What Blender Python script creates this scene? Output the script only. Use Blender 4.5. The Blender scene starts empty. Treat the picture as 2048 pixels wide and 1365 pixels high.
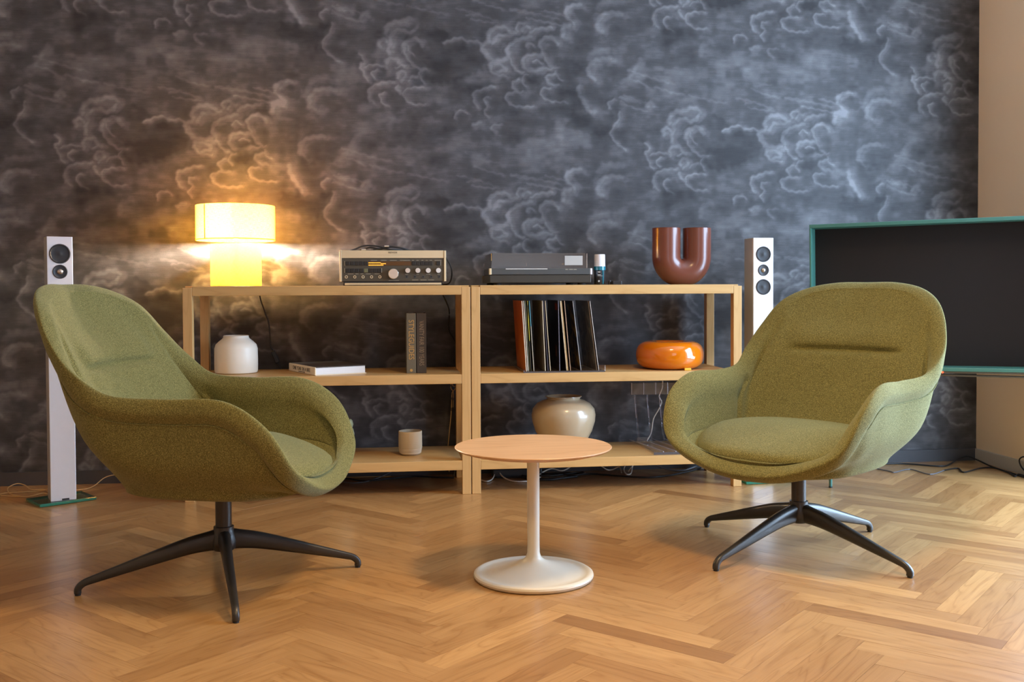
import bpy, bmesh, math, random
import numpy as np
from mathutils import Vector, Matrix, Euler
random.seed(7); rng = np.random.default_rng(7)
sc = bpy.context.scene
col = sc.collection
R = math.radians

# ------------------------------------------------------------------ camera
YAW, PITCH, ROLL, CY, FPX = 0.122, 0.0251, 0.0041, 628.0, 2000.0
Dh = Vector((math.sin(YAW), math.cos(YAW), 0)); Xh = Vector((math.cos(YAW), -math.sin(YAW), 0)); Zh = Vector((0, 0, 1))
fwd = Dh*math.cos(PITCH) - Zh*math.sin(PITCH)
up2 = Zh*math.cos(PITCH) + Dh*math.sin(PITCH)
rt = Xh*math.cos(ROLL) - up2*math.sin(ROLL)
up = up2*math.cos(ROLL) + Xh*math.sin(ROLL)
cd = bpy.data.cameras.new('camera'); cam = bpy.data.objects.new('camera', cd); col.objects.link(cam)
cam.matrix_world = Matrix(((rt.x, up.x, -fwd.x, 0), (rt.y, up.y, -fwd.y, 0), (rt.z, up.z, -fwd.z, .9), (0, 0, 0, 1)))
cd.sensor_width = 36; cd.lens = 36*FPX/2048; cd.shift_y = -(682.5-CY)/2048
cd.dof.use_dof = True; cd.dof.focus_distance = 3.25; cd.dof.aperture_fstop = 14.0
sc.camera = cam

# ------------------------------------------------------------------ light and exposure
sc.view_settings.view_transform = 'Standard'; sc.view_settings.look = 'None'
sc.view_settings.gamma = 1; sc.view_settings.use_curve_mapping = False
sc.view_settings.exposure = 0.0
w = bpy.data.worlds.new('daylight'); sc.world = w; w.use_nodes = True
w.node_tree.nodes['Background'].inputs[0].default_value = (.62, .78, 1, 1)
w.node_tree.nodes['Background'].inputs[1].default_value = .5
def area(name, loc, target, sx, sy, power, color, spread=180):
    l = bpy.data.lights.new(name, 'AREA'); l.shape = 'RECTANGLE'; l.size = sx; l.size_y = sy
    l.energy = power; l.color = color; l.spread = R(spread)
    o = bpy.data.objects.new(name, l); col.objects.link(o); o.location = loc
    o.rotation_euler = (Vector(target)-Vector(loc)).to_track_quat('-Z', 'Y').to_euler()
    return o
# daylight through the tall window in the right wall, and through the window behind the camera
area('window_daylight', (3.32, 3.25, 1.25), (0, 3.25, 1.0), 1.8, 2.3, 320, (.54, .75, 1.0))
area('rear_window_daylight', (1.2, -1.75, 1.5), (1.0, 3, 1.0), 1.5, 1.7, 12, (.75, .86, 1.0))
# warm ceiling lamps
def ceiling_lamp(loc, power, rad=.10):
    l = bpy.data.lights.new('ceiling_lamp_light', 'SPOT'); l.energy = power; l.color = (1, .66, .28)
    l.shadow_soft_size = rad; l.spot_size = R(132); l.spot_blend = .9
    o = bpy.data.objects.new('ceiling_lamp_light', l); col.objects.link(o); o.location = loc
ceiling_lamp((-1.1, 1.2, 2.68), 18, .2)
ceiling_lamp((.4, .5, 2.68), 165, .2)
ceiling_lamp((.95, 2.3, 2.68), 190, .2)
cy = sc.cycles
cy.max_bounces = 8; cy.diffuse_bounces = 4; cy.glossy_bounces = 4; cy.transmission_bounces = 6; cy.transparent_max_bounces = 12
cy.sample_clamp_indirect = 12; cy.caustics_reflective = False; cy.caustics_refractive = False; cy.use_denoising = True

# ------------------------------------------------------------------ node helpers
def mat(name):
    m = bpy.data.materials.new(name); m.use_nodes = True
    nt = m.node_tree
    return m, nt, nt.nodes['Principled BSDF']
def nn(nt, t, **k):
    n = nt.nodes.new(t)
    for a, b in k.items():
        if a in n.inputs: n.inputs[a].default_value = b
        else: setattr(n, a, b)
    return n
def lk(nt, a, b): nt.links.new(a, b)
def ramp(nt, stops, fac=None):
    n = nt.nodes.new('ShaderNodeValToRGB'); e = n.color_ramp.elements
    while len(e) > 1: e.remove(e[-1])
    e[0].position = stops[0][0]; e[0].color = (*stops[0][1], 1)
    for p, c in stops[1:]:
        x = e.new(p); x.color = (*c, 1)
    if fac is not None: lk(nt, fac, n.inputs[0])
    return n
def noise(nt, vec, scale, detail=3, rough=.55, dist=0):
    n = nn(nt, 'ShaderNodeTexNoise'); n.inputs['Scale'].default_value = scale; n.inputs['Detail'].default_value = detail
    n.inputs['Roughness'].default_value = rough; n.inputs['Distortion'].default_value = dist
    if vec is not None: lk(nt, vec, n.inputs['Vector'])
    return n
def mapping(nt, vec, sc3, loc=(0, 0, 0), rot=(0, 0, 0)):
    n = nn(nt, 'ShaderNodeMapping'); n.inputs['Scale'].default_value = sc3; n.inputs['Location'].default_value = loc; n.inputs['Rotation'].default_value = rot
    lk(nt, vec, n.inputs['Vector']); return n.outputs[0]
def mixc(nt, f, a, b, mode='MIX'):
    n = nn(nt, 'ShaderNodeMix', data_type='RGBA', blend_type=mode)
    for i, v in ((0, f), (6, a), (7, b)):
        if hasattr(v, 'node'): lk(nt, v, n.inputs[i])
        else: n.inputs[i].default_value = v if i == 0 else (*v, 1) if len(v) == 3 else v
    return n.outputs[2]
def mth(nt, op, a, b=0, c=0):
    n = nn(nt, 'ShaderNodeMath', operation=op)
    for i, v in enumerate((a, b, c)):
        if hasattr(v, 'node'): lk(nt, v, n.inputs[i])
        else: n.inputs[i].default_value = v
    return n.outputs[0]
def bump(nt, bs, h, strength, dist):
    n = nn(nt, 'ShaderNodeBump'); n.inputs['Strength'].default_value = strength; n.inputs['Distance'].default_value = dist
    lk(nt, h, n.inputs['Height']); lk(nt, n.outputs[0], bs.inputs['Normal'])
def plain(name, c, rough=.5, metal=0, coat=0, var=.06, vscale=30, sheen=0, bmp=0, emit=None, es=0):
    m, nt, b = mat(name)
    tc = nn(nt, 'ShaderNodeTexCoord')
    nz = noise(nt, tc.outputs['Object'], vscale, 3)
    lo = tuple(x*(1-var) for x in c); hi = tuple(min(1, x*(1+var)) for x in c)
    lk(nt, mixc(nt, nz.outputs[0], lo, hi), b.inputs['Base Color'])
    b.inputs['Roughness'].default_value = rough; b.inputs['Metallic'].default_value = metal
    b.inputs['Coat Weight'].default_value = coat; b.inputs['Sheen Weight'].default_value = sheen
    if bmp: bump(nt, b, nz.outputs[0], bmp, .001)
    if emit: b.inputs['Emission Color'].default_value = (*emit, 1); b.inputs['Emission Strength'].default_value = es
    return m
def clear(name, tint, alpha_gloss=.12, rough=.03, dark=0.0):
    """see-through plastic or glass: tinted transparency under a glossy surface"""
    m, nt, b = mat(name)
    out = nt.nodes['Material Output']
    tr = nn(nt, 'ShaderNodeBsdfTransparent'); tr.inputs[0].default_value = (*tint, 1)
    gl = nn(nt, 'ShaderNodeBsdfGlossy'); gl.inputs['Roughness'].default_value = rough
    lw = nn(nt, 'ShaderNodeFresnel'); lw.inputs[0].default_value = 1.5
    gm = nn(nt, 'ShaderNodeNewGeometry')
    ad = mth(nt, 'MULTIPLY', mth(nt, 'ADD', lw.outputs[0], alpha_gloss), mth(nt, 'SUBTRACT', 1.0, gm.outputs['Backfacing']))
    mx = nn(nt, 'ShaderNodeMixShader'); lk(nt, ad, mx.inputs[0]); lk(nt, tr.outputs[0], mx.inputs[1]); lk(nt, gl.outputs[0], mx.inputs[2])
    lk(nt, mx.outputs[0], out.inputs[0]); return m

# ------------------------------------------------------------------ materials
def wood_nodes(nt, vec, light, dark, ring=1.0):
    v1 = mapping(nt, vec, (1.1, 9, 9))
    n1 = noise(nt, v1, 1.3*ring, 2, .5, .6)
    bands = mth(nt, 'FRACT', mth(nt, 'MULTIPLY', n1.outputs[0], 9.0))
    tri = mth(nt, 'ABSOLUTE', mth(nt, 'SUBTRACT', bands, .5))
    tri = mth(nt, 'MULTIPLY', tri, 2.0)
    v2 = mapping(nt, vec, (6, 260, 260))
    n2 = noise(nt, v2, 1.0, 3, .6)
    v3 = mapping(nt, vec, (2.2, 30, 30))
    n3 = noise(nt, v3, 1.6, 3, .6)
    f = mth(nt, 'ADD', mth(nt, 'MULTIPLY', mth(nt, 'POWER', tri, 4.0), -.34), mth(nt, 'MULTIPLY', n2.outputs[0], .50))
    f = mth(nt, 'ADD', f, mth(nt, 'MULTIPLY', n3.outputs[0], .55))
    f = mth(nt, 'SUBTRACT', f, .02)
    return ramp(nt, [(.05, dark), (.5, tuple((a+b)/2 for a, b in zip(light, dark))), (.95, light)], f).outputs[0], n2.outputs[0]
def wood(name, light, dark, axis='X', rough=.5, coat=.1, ring=1.0):
    m, nt, b = mat(name)
    tc = nn(nt, 'ShaderNodeTexCoord')
    vec = tc.outputs['Object']
    if axis == 'Z': vec = mapping(nt, vec, (1, 1, 1), rot=(0, R(90), 0))
    c, f = wood_nodes(nt, vec, light, dark, ring)
    lk(nt, c, b.inputs['Base Color']); b.inputs['Roughness'].default_value = rough; b.inputs['Coat Weight'].default_value = coat
    b.inputs['Coat Roughness'].default_value = .3
    bump(nt, b, f, .15, .0005); return m
def plank_material():
    m, nt, b = mat('oiled_oak_plank')
    uv = nn(nt, 'ShaderNodeUVMap'); uv.uv_map = 'grain'
    at = nn(nt, 'ShaderNodeAttribute'); at.attribute_name = 'tone'
    c, f = wood_nodes(nt, uv.outputs[0], (.52, .298, .118), (.30, .146, .046), 1.2)
    t = ramp(nt, [(0, (.68, .60, .54)), (.25, (.84, .79, .74)), (.6, (1.0, 1.0, 1.0)), (1, (1.24, 1.28, 1.30))], at.outputs['Fac']).outputs[0]
    lk(nt, mixc(nt, 1.0, c, t, 'MULTIPLY'), b.inputs['Base Color'])
    tc = nn(nt, 'ShaderNodeTexCoord'); n = noise(nt, tc.outputs['Object'], 7, 4)
    rr = nn(nt, 'ShaderNodeMapRange'); rr.inputs[3].default_value = .30; rr.inputs[4].default_value = .46
    lk(nt, n.outputs[0], rr.inputs[0]); lk(nt, rr.outputs[0], b.inputs['Roughness'])
    b.inputs['Coat Weight'].default_value = .5; b.inputs['Coat Roughness'].default_value = .24
    bump(nt, b, f, .12, .0004); return m
def fabric_material():
    m, nt, b = mat('olive_boucle_fabric')
    tc = nn(nt, 'ShaderNodeTexCoord'); v = tc.outputs['Object']
    n1 = noise(nt, v, 370, 2, .6, .6); n2 = noise(nt, v, 560, 2, .6); n3 = noise(nt, v, 5, 3)
    f = mth(nt, 'ADD', mth(nt, 'MULTIPLY', n1.outputs[0], .6), mth(nt, 'MULTIPLY', n2.outputs[0], .4))
    c = ramp(nt, [(.36, (.064, .055, .016)), (.5, (.150, .136, .045)), (.64, (.315, .285, .108))], f).outputs[0]
    c = mixc(nt, mth(nt, 'MULTIPLY', n3.outputs[0], .25), c, (.125, .13, .048))
    lk(nt, c, b.inputs['Base Color']); b.inputs['Roughness'].default_value = .95
    b.inputs['Specular IOR Level'].default_value = .15
    b.inputs['Sheen Weight'].default_value = .22; b.inputs['Sheen Roughness'].default_value = .45; b.inputs['Sheen Tint'].default_value = (.85, .95, .65, 1)
    bump(nt, b, f, .75, .0022); return m
def wallpaper_material():
    m, nt, b = mat('cloud_wallpaper')
    at = nn(nt, 'ShaderNodeAttribute'); at.attribute_name = 'print'
    tc = nn(nt, 'ShaderNodeTexCoord'); v = tc.outputs['Object']
    nh = noise(nt, mapping(nt, v, (14, 1, 330)), 1.0, 4, .6)
    nf = noise(nt, mapping(nt, v, (1, 1, 1)), 230, 2, .6)
    nm = noise(nt, mapping(nt, v, (5, 1, 26)), 1.0, 5, .65)
    f = mth(nt, 'ADD', at.outputs['Fac'], mth(nt, 'MULTIPLY', mth(nt, 'SUBTRACT', nh.outputs[0], .5), .34))
    f = mth(nt, 'ADD', f, mth(nt, 'MULTIPLY', mth(nt, 'SUBTRACT', nf.outputs[0], .5), .20))
    f = mth(nt, 'ADD', f, mth(nt, 'MULTIPLY', mth(nt, 'SUBTRACT', nm.outputs[0], .5), .30))
    c = ramp(nt, [(.0, (.024, .0225, .0235)), (.42, (.062, .059, .061)), (.75, (.128, .124, .128)), (1.0, (.215, .209, .216))], f).outputs[0]
    lk(nt, c, b.inputs['Base Color']); b.inputs['Roughness'].default_value = .62; b.inputs['Specular IOR Level'].default_value = .35
    return m

M = {}
M['plank'] = plank_material(); M['fabric'] = fabric_material(); M['paper'] = wallpaper_material()
M['oak'] = wood('pale_oak_board', (.68, .43, .175), (.51, .295, .100), 'X', .45, .15, .6)
M['oakpost'] = wood('pale_oak_post', (.68, .435, .185), (.53, .31, .11), 'Z', .45, .15, .6)
M['tabletop'] = wood('light_oak_tabletop', (.68, .44, .25), (.46, .26, .12), 'X', .42, .2, .7)
M['darkbase'] = plain('dark_bronze_powder_coat', (.038, .034, .030), .38, .4, .1)
M['rubber'] = plain('black_rubber', (.015, .015, .015), .7)
M['offwhite'] = plain('off_white_powder_coat', (.66, .62, .52), .38, 0, .1, .03)
M['subfloor'] = plain('subfloor', (.10, .06, .03), .9)
M['beige'] = plain('beige_wall_paint', (.90, .66, .42), .85, 0, 0, .02, 4, bmp=.1)
M['beigetrim'] = plain('beige_trim_paint', (.55, .47, .38), .6, 0, 0, .02)
M['darktrim'] = plain('dark_trim_paint', (.055, .052, .055), .55, 0, 0, .08)
M['ceil'] = plain('ceiling_paint', (.75, .72, .68), .9, 0, 0, .02)
M['alu'] = plain('silver_aluminium', (.78, .78, .80), .36, .35, 0, .03)
M['aluside'] = plain('brushed_aluminium_side', (.52, .50, .48), .45, .5, 0, .04)
M['cone'] = plain('black_speaker_cone', (.022, .022, .024), .5)
M['ring'] = plain('dark_driver_ring', (.035, .035, .038), .45, .2)
M['dome'] = plain('metal_dome', (.55, .50, .45), .25, .9)
M['glasstop'] = clear('pale_glass', (.80, .93, .86), .02)
M['glassedge'] = plain('green_glass_edge', (.012, .16, .10), .15, 0, .6)
M['teal'] = plain('teal_green_metal', (.050, .165, .13), .4, 0, .1)
M['screen'] = plain('dark_matte_screen', (.013, .010, .0095), .6, 0, 0, .05)
M['screen'].node_tree.nodes['Principled BSDF'].inputs['Specular IOR Level'].default_value = .25
M['cream'] = plain('cream_ceramic', (.93, .87, .75), .45, 0, .1, .03)
M['beigepot'] = plain('beige_glazed_ceramic', (.43, .335, .215), .28, 0, .4, .03)
M['stone'] = plain('warm_stoneware', (.56, .46, .32), .6, 0, 0, .04)
M['stonelow'] = plain('stoneware_foot', (.55, .455, .34), .5, 0, .1, .04)
M['brownvase'] = plain('red_brown_satin_glaze', (.160, .046, .027), .28, 0, .25, .05)
M['palegreen'] = plain('pale_green_ceramic', (.34, .38, .24), .4, 0, .2, .04)
M['orange'] = plain('amber_orange_glass', (.70, .185, .004), .10, 0, .8, .08, 9)
M['orange'].node_tree.nodes['Principled BSDF'].inputs['Subsurface Weight'].default_value = .35
M['orange'].node_tree.nodes['Principled BSDF'].inputs['Subsurface Radius'].default_value = (.08, .03, .005)
M['yellowtag'] = plain('yellow_sticker', (.85, .50, .04), .5)
M['champ'] = plain('champagne_metal', (.80, .67, .43), .38, .5, 0, .03)
M['silver'] = plain('polished_silver_knob', (.82, .78, .70), .22, .9, 0, .05, 60)
M['panel'] = plain('dark_olive_panel', (.085, .072, .050), .5, .2)
M['button'] = plain('black_button', (.020, .018, .015), .4)
M['buttonlit'] = plain('olive_button', (.16, .15, .07), .4)
M['print'] = plain('pale_print', (.5, .45, .34), .6)
M['blackprint'] = plain('black_print', (.02, .018, .015), .6)
M['amber'] = plain('amber_display_glass', (.10, .04, .01), .15, 0, .5)
M['amberlit'] = plain('amber_display_lit', (.8, .4, .05), .3, 0, 0, .2, 300, emit=(1, .42, .04), es=1.0)
M['plinth'] = plain('dark_olive_plinth', (.040, .034, .024), .5, .1, .1)
M['deck'] = plain('graphite_deck', (.075, .080, .080), .45, .2)
M['smoked'] = clear('smoked_acrylic', (.66, .60, .56), .15, .25)
M['acrylic'] = clear('clear_acrylic', (.95, .95, .98), .11, .25)
M['acrylicedge'] = plain('acrylic_bright_edge', (.42, .41, .46), .25, 0, .5)
M['darkedge'] = plain('dark_acrylic_edge', (.085, .078, .085), .3, 0, .3)
M['label'] = plain('pale_grey_label', (.44, .43, .40), .7)
M['tealliquid'] = plain('teal_bottle_ring', (.01, .16, .22), .2, 0, .5)
M['blackplastic'] = plain('black_plastic', (.018, .018, .020), .4)
M['clearcap'] = plain('frosted_clear_cap', (.72, .72, .76), .25, 0, .4)
M['cable'] = plain('black_cable', (.012, .011, .011), .5)
M['whitecable'] = plain('white_cable', (.86, .80, .70), .5)
M['goldcable'] = plain('translucent_gold_cable', (.55, .38, .17), .35, .2)
M['greycable'] = plain('grey_cable', (.12, .12, .13), .5)
M['redled'] = plain('red_led', (.8, .05, .02), .4, emit=(1, .06, .02), es=4)
M['whitepage'] = plain('white_pages', (.80, .80, .80), .7, 0, 0, .06, 400)
M['creamcover'] = plain('cream_cover', (.92, .80, .60), .6)
M['gold'] = plain('gold_foil', (.62, .38, .12), .4, .4)
M['styleg'] = plain('grey_olive_cloth', (.150, .130, .090), .75, 0, 0, .12, 300)
M['darkbook'] = plain('dark_brown_cloth', (.060, .046, .035), .7, 0, 0, .12, 300)
M['greytxt'] = plain('grey_bronze_print', (.30, .23, .15), .5, .3)
M['winframe'] = plain('white_window_paint', (.7, .7, .68), .5)
M['pane'] = clear('window_pane', (.97, .98, 1), .0, .01)
def cover_photo_material():
    m, nt, b = mat('photographic_cover')
    tc = nn(nt, 'ShaderNodeTexCoord'); v = tc.outputs['Object']
    n = noise(nt, mapping(nt, v, (10, 10, 10)), 3, 6, .6); n2 = noise(nt, v, 90, 3, .6)
    sx = nn(nt, 'ShaderNodeSeparateXYZ'); lk(nt, v, sx.inputs[0])
    g = mth(nt, 'ADD', mth(nt, 'MULTIPLY', sx.outputs[1], 5), mth(nt, 'MULTIPLY', n.outputs[0], .5))
    sky = ramp(nt, [(.3, (.05, .035, .025)), (.45, (.10, .07, .05)), (.55, (.16, .18, .19)), (1.2, (.28, .33, .35))], g).outputs[0]
    lk(nt, mixc(nt, mth(nt, 'MULTIPLY', n2.outputs[0], .25), sky, (.25, .2, .15)), b.inputs['Base Color'])
    b.inputs['Roughness'].default_value = .3; return m
M['photo'] = cover_photo_material()
def record_material(name, a, bb, scale=9, thr=.5):
    m, nt, b = mat(name)
    tc = nn(nt, 'ShaderNodeTexCoord'); v = tc.outputs['Object']
    n = noise(nt, v, scale, 3, .5, .8)
    lk(nt, ramp(nt, [(thr-.06, a), (thr+.06, bb)], n.outputs[0]).outputs[0], b.inputs['Base Color'])
    b.inputs['Roughness'].default_value = .4; return m

# ------------------------------------------------------------------ mesh helpers
def link(name, me, m=None, parent=None, loc=None, rot=None, smooth=False):
    o = bpy.data.objects.new(name, me); col.objects.link(o)
    if m is not None:
        for x in (m if isinstance(m, (list, tuple)) else [m]): me.materials.append(x)
    if parent is not None: o.parent = parent
    if loc is not None: o.location = loc
    if rot is not None: o.rotation_euler = rot
    if smooth: me.shade_smooth(); me.set_sharp_from_angle(angle=R(38))
    return o
def tag(o, label, cat, group=None, kind=None):
    o['label'] = label
    if cat: o['category'] = cat
    if group: o['group'] = group
    if kind: o['kind'] = kind
    return o
def empty(name, loc, rz=0, label=None, cat=None, group=None):
    o = bpy.data.objects.new(name, None); col.objects.link(o); o.empty_display_size = .05
    o.location = loc; o.rotation_euler = (0, 0, rz)
    if label: tag(o, label, cat, group)
    return o
def boxme(dims, bevel=.001, seg=2, centre=(0, 0, 0)):
    bm = bmesh.new(); bmesh.ops.create_cube(bm, size=1)
    for v in bm.verts: v.co = Vector((v.co.x*dims[0]+centre[0], v.co.y*dims[1]+centre[1], v.co.z*dims[2]+centre[2]))
    if bevel: bmesh.ops.bevel(bm, geom=bm.edges[:], offset=min(bevel, min(dims)*.45), segments=seg, affect='EDGES', profile=.5)
    me = bpy.data.meshes.new('box'); bm.to_mesh(me); bm.free(); return me
def box(name, x0, x1, y0, y1, z0, z1, m, parent=None, bevel=.001, seg=2):
    """box from bounds in the parent's frame; its origin sits at its own centre"""
    me = boxme((x1-x0, y1-y0, z1-z0), bevel, seg)
    return link(name, me, m, parent, ((x0+x1)/2, (y0+y1)/2, (z0+z1)/2))
def lathe(name, prof, m, parent=None, loc=(0, 0, 0), n=64, rot=None, closed=False):
    V, F = [], []
    k = len(prof)
    for i in range(n):
        a = 2*math.pi*i/n
        for r, z in prof: V.append((r*math.cos(a), r*math.sin(a), z))
    for i in range(n):
        j = (i+1) % n
        for q in range(k-1 if not closed else k):
            p = (q+1) % k
            F.append((i*k+q, j*k+q, j*k+p, i*k+p))
    me = bpy.data.meshes.new(name); me.from_pydata(V, [], F)
    bm = bmesh.new(); bm.from_mesh(me); bmesh.ops.remove_doubles(bm, verts=bm.verts, dist=1e-6)
    bmesh.ops.dissolve_degenerate(bm, dist=1e-7, edges=bm.edges[:]); bmesh.ops.recalc_face_normals(bm, faces=bm.faces[:])
    bm.to_mesh(me); bm.free()
    o = link(name, me, m, parent, loc, rot, smooth=True); return o
def crp(P, n=8, closed=False):
    """Catmull-Rom through points"""
    P = [np.array(p, float) for p in P]; N = len(P); out = []
    for i in range(N if closed else N-1):
        if closed: p0, p1, p2, p3 = P[i-1], P[i], P[(i+1) % N], P[(i+2) % N]
        else: p0, p1, p2, p3 = P[max(i-1, 0)], P[i], P[i+1], P[min(i+2, N-1)]
        for t in np.linspace(0, 1, n, endpoint=False):
            out.append(.5*((2*p1)+(-p0+p2)*t+(2*p0-5*p1+4*p2-p3)*t*t+(-p0+3*p1-3*p2+p3)*t**3))
    if not closed: out.append(P[-1])
    return np.array(out)
def tube(name, pts, r, m, parent=None, sub=6, sides=8, closed=False, radii=None, flat=None):
    C = crp(pts, sub, closed) if sub > 1 else np.array(pts, float)
    n = len(C); V, F = [], []
    ref = np.array((0, 0, 1.))
    for i in range(n):
        a = C[(i-1) % n] if closed or i > 0 else C[i]; b = C[(i+1) % n] if closed or i < n-1 else C[i]
        t = b-a; t /= np.linalg.norm(t)+1e-12
        u = ref - t*(ref@t)
        if np.linalg.norm(u) < .05: u = np.array((1., 0, 0)) - t*t[0]
        u /= np.linalg.norm(u); s = np.cross(t, u)
        rr = radii(i/(n-1)) if radii else r
        for k in range(sides):
            an = 2*math.pi*k/sides; V.append(C[i]+rr*(math.cos(an)*s+math.sin(an)*u*(flat or 1)))
    for i in range(n if closed else n-1):
        j = (i+1) % n
        for k in range(sides):
            l = (k+1) % sides; F.append((i*sides+k, i*sides+l, j*sides+l, j*sides+k))
    if not closed:
        F.append(tuple(range(sides-1, -1, -1))); F.append(tuple((n-1)*sides+k for k in range(sides)))
    me = bpy.data.meshes.new(name); me.from_pydata([tuple(v) for v in V], [], F)
    return link(name, me, m, parent, smooth=True)
def text(name, s, size, loc, rot, m, parent=None, sx=1, depth=.0002, align='CENTER', spacing=1.0):
    cu = bpy.data.curves.new(name, 'FONT'); cu.body = s; cu.size = size; cu.extrude = depth
    cu.align_x = align; cu.align_y = 'CENTER'; cu.space_character = spacing; cu.resolution_u = 3
    o = bpy.data.objects.new(name, cu); col.objects.link(o); cu.materials.append(m)
    if parent: o.parent = parent
    o.location = loc; o.rotation_euler = rot; o.scale = (sx, 1, 1)
    TEXTS.append(o); return o
TEXTS = []
FRONT = (R(90), 0, 0)                                                   # text upright, facing -Y
DOWN = (Matrix.Rotation(R(90), 3, 'Y') @ Matrix.Rotation(R(90), 3, 'X')).to_euler()

# ------------------------------------------------------------------ the room
XR, YB, XL, YF, ZC = 3.02, 4.844, -3.3, -1.6, 2.95

# cloud print for the wallpaper, drawn stroke by stroke on one repeat (half-drop), then read per wall vertex
CW, CH = 522, 304                                                       # one repeat: 1.388 x 0.80 m
canvas_b = np.zeros((CH, 2*CW), np.float32); canvas_d = np.zeros_like(canvas_b)
def seg_dist(X, Y, pts):
    d = np.full(X.shape, 1e9)
    for (ax, ay), (bx, by) in zip(pts[:-1], pts[1:]):
        dx, dy = bx-ax, by-ay; L = dx*dx+dy*dy+1e-9
        t = np.clip(((X-ax)*dx+(Y-ay)*dy)/L, 0, 1)
        d = np.minimum(d, (X-ax-t*dx)**2+(Y-ay-t*dy)**2)
    return np.sqrt(d)
def stamp(arr, pts, fn, pad):
    for m_ in (0, 1):
        P = [(x+m_*CW, y+m_*CH/2) for x, y in pts]
        x0 = int(min(p[0] for p in P)-pad); x1 = int(max(p[0] for p in P)+pad)+1
        y0 = int(min(p[1] for p in P)-pad); y1 = int(max(p[1] for p in P)+pad)+1
        xs, ys = np.arange(x0, x1), np.arange(y0, y1); X, Y = np.meshgrid(xs.astype(float), ys.astype(float))
        val = fn(X, Y, P)
        ix = np.ix_(ys % CH, xs % (2*CW)); arr[ix] = np.maximum(arr[ix], val)
def wob(P, X, Y, amp):
    return X+amp*np.sin(Y*.42+X*.16), Y+amp*np.sin(X*.45-Y*.13)
def stroke(pts, wd, I=.8, shade=.35):
    """a cloud edge: crisp and bright outside, fading inward (right and down), darker behind"""
    pts = [tuple(p[:2]) for p in crp([(x/3, y/3) for x, y in pts], 5)]; r = max(wd/3*.5, 1.0)
    def layer(arr, dx, dy, rad, amt, pw, am=.9):
        def f(X, Y, P):
            X2, Y2 = wob(P, X, Y, am); d = seg_dist(X2-dx, Y2-dy, P); return (amt*np.exp(-(d/rad)**pw)).astype(np.float32)
        stamp(arr, pts, f, rad*2.2+abs(dx)+abs(dy)+4)
    layer(canvas_b, 0, 0, r*1.05, I, 3)
    layer(canvas_b, 1.1*r, .5*r, 1.7*r, I*.66, 2.4)
    layer(canvas_b, 2.2*r, 1.0*r, 3.2*r, I*.38, 2)
    if shade:
        layer(canvas_d, -1.9*r, -.9*r, 1.6*r, shade*.8, 2); layer(canvas_d, 4.5*r+1, 2.0*r, 3.2*r+2, shade*.9, 2)
def darkpoly(pts, I=.5, soft=6):
    P0 = [(x/3, y/3) for x, y in pts]
    def f(X, Y, P):
        X2, Y2 = wob(P, X, Y, 1.5)
        ins = np.zeros(X.shape, bool); n = len(P)
        for i in range(n):
            x1, y1 = P[i]; x2, y2 = P[(i+1) % n]
            c = ((y1 > Y2) != (y2 > Y2)) & (X2 < (x2-x1)*(Y2-y1)/(y2-y1+1e-9)+x1); ins ^= c
        d = seg_dist(X2, Y2, P+[P[0]])
        return np.where(ins, I*np.clip(.35+d/soft, 0, 1), I*.35*np.exp(-(d/soft*2)**2)).astype(np.float32)
    stamp(canvas_d, P0, f, soft+4)
def T1(p): return [(.44*x+273, .44*y) for x, y in p]                    # three sketch frames brought to one
def T2(p): return [(.72*x+819, .72*y) for x, y in p]
A = [([(420,440),(440,360),(520,300),(620,290),(690,255),(780,260),(820,300)],70),([(480,470),(540,400),(620,390),(680,420),(760,400),(800,340)],60),
 ([(460,690),(450,610),(480,540),(470,470)],60),([(640,640),(645,560),(700,520),(770,490),(830,520),(870,570)],70),([(640,640),(670,720),(740,800),(820,860),(920,860)],40),
 ([(430,860),(430,780),(480,740),(560,750),(580,800),(640,830)],55),([(120,860),(110,820),(160,790),(130,720),(100,700)],32),([(110,860),(150,930),(170,990),(210,1030)],34),
 ([(160,860),(230,830),(320,825),(420,850)],26),([(310,885),(250,920),(250,960),(290,1000)],26),([(560,980),(570,920),(640,900),(660,960),(600,1020)],50),
 ([(920,860),(850,890),(820,930),(850,990),(880,1040)],26),([(690,1010),(740,960),(800,960)],36),([(560,1080),(540,1100),(600,1180)],40),
 ([(880,1090),(780,1090),(680,1110),(630,1150),(640,1220),(740,1300),(900,1300)],30),([(220,1270),(210,1150),(270,1080),(370,1040),(520,1030)],38),
 ([(400,1165),(340,1190),(350,1250),(380,1300),(460,1340)],24),([(220,1150),(230,1250),(270,1300)],30),
 ([(1120,530),(1200,500),(1280,470),(1350,470),(1420,510),(1520,500),(1590,530)],34),([(350,600),(340,540),(390,510),(430,540)],60),
 ([(130,240),(170,190),(220,240)],60),([(520,860),(600,830)],20),([(680,560),(700,640),(760,700)],22)]
for p, w_ in A: stroke(T1(p), w_*.44*1.15, .75)
for p, I in [([(570,600),(600,480),(700,420),(850,330),(1000,300),(1180,400),(1220,490),(1110,540),(1330,510),(1560,520),(1600,620),(1680,700),(1600,860),(1300,1000),(1050,1060),(880,1030),(850,920),(900,830),(730,700),(700,600)], .55),
             ([(180,860),(260,850),(300,920),(280,1010),(210,990)], .3), ([(560,700),(520,620),(590,540),(640,560)], .5), ([(590,760),(660,760),(690,800),(620,800)], .4)]: darkpoly(T1(p), I, 7)
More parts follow.
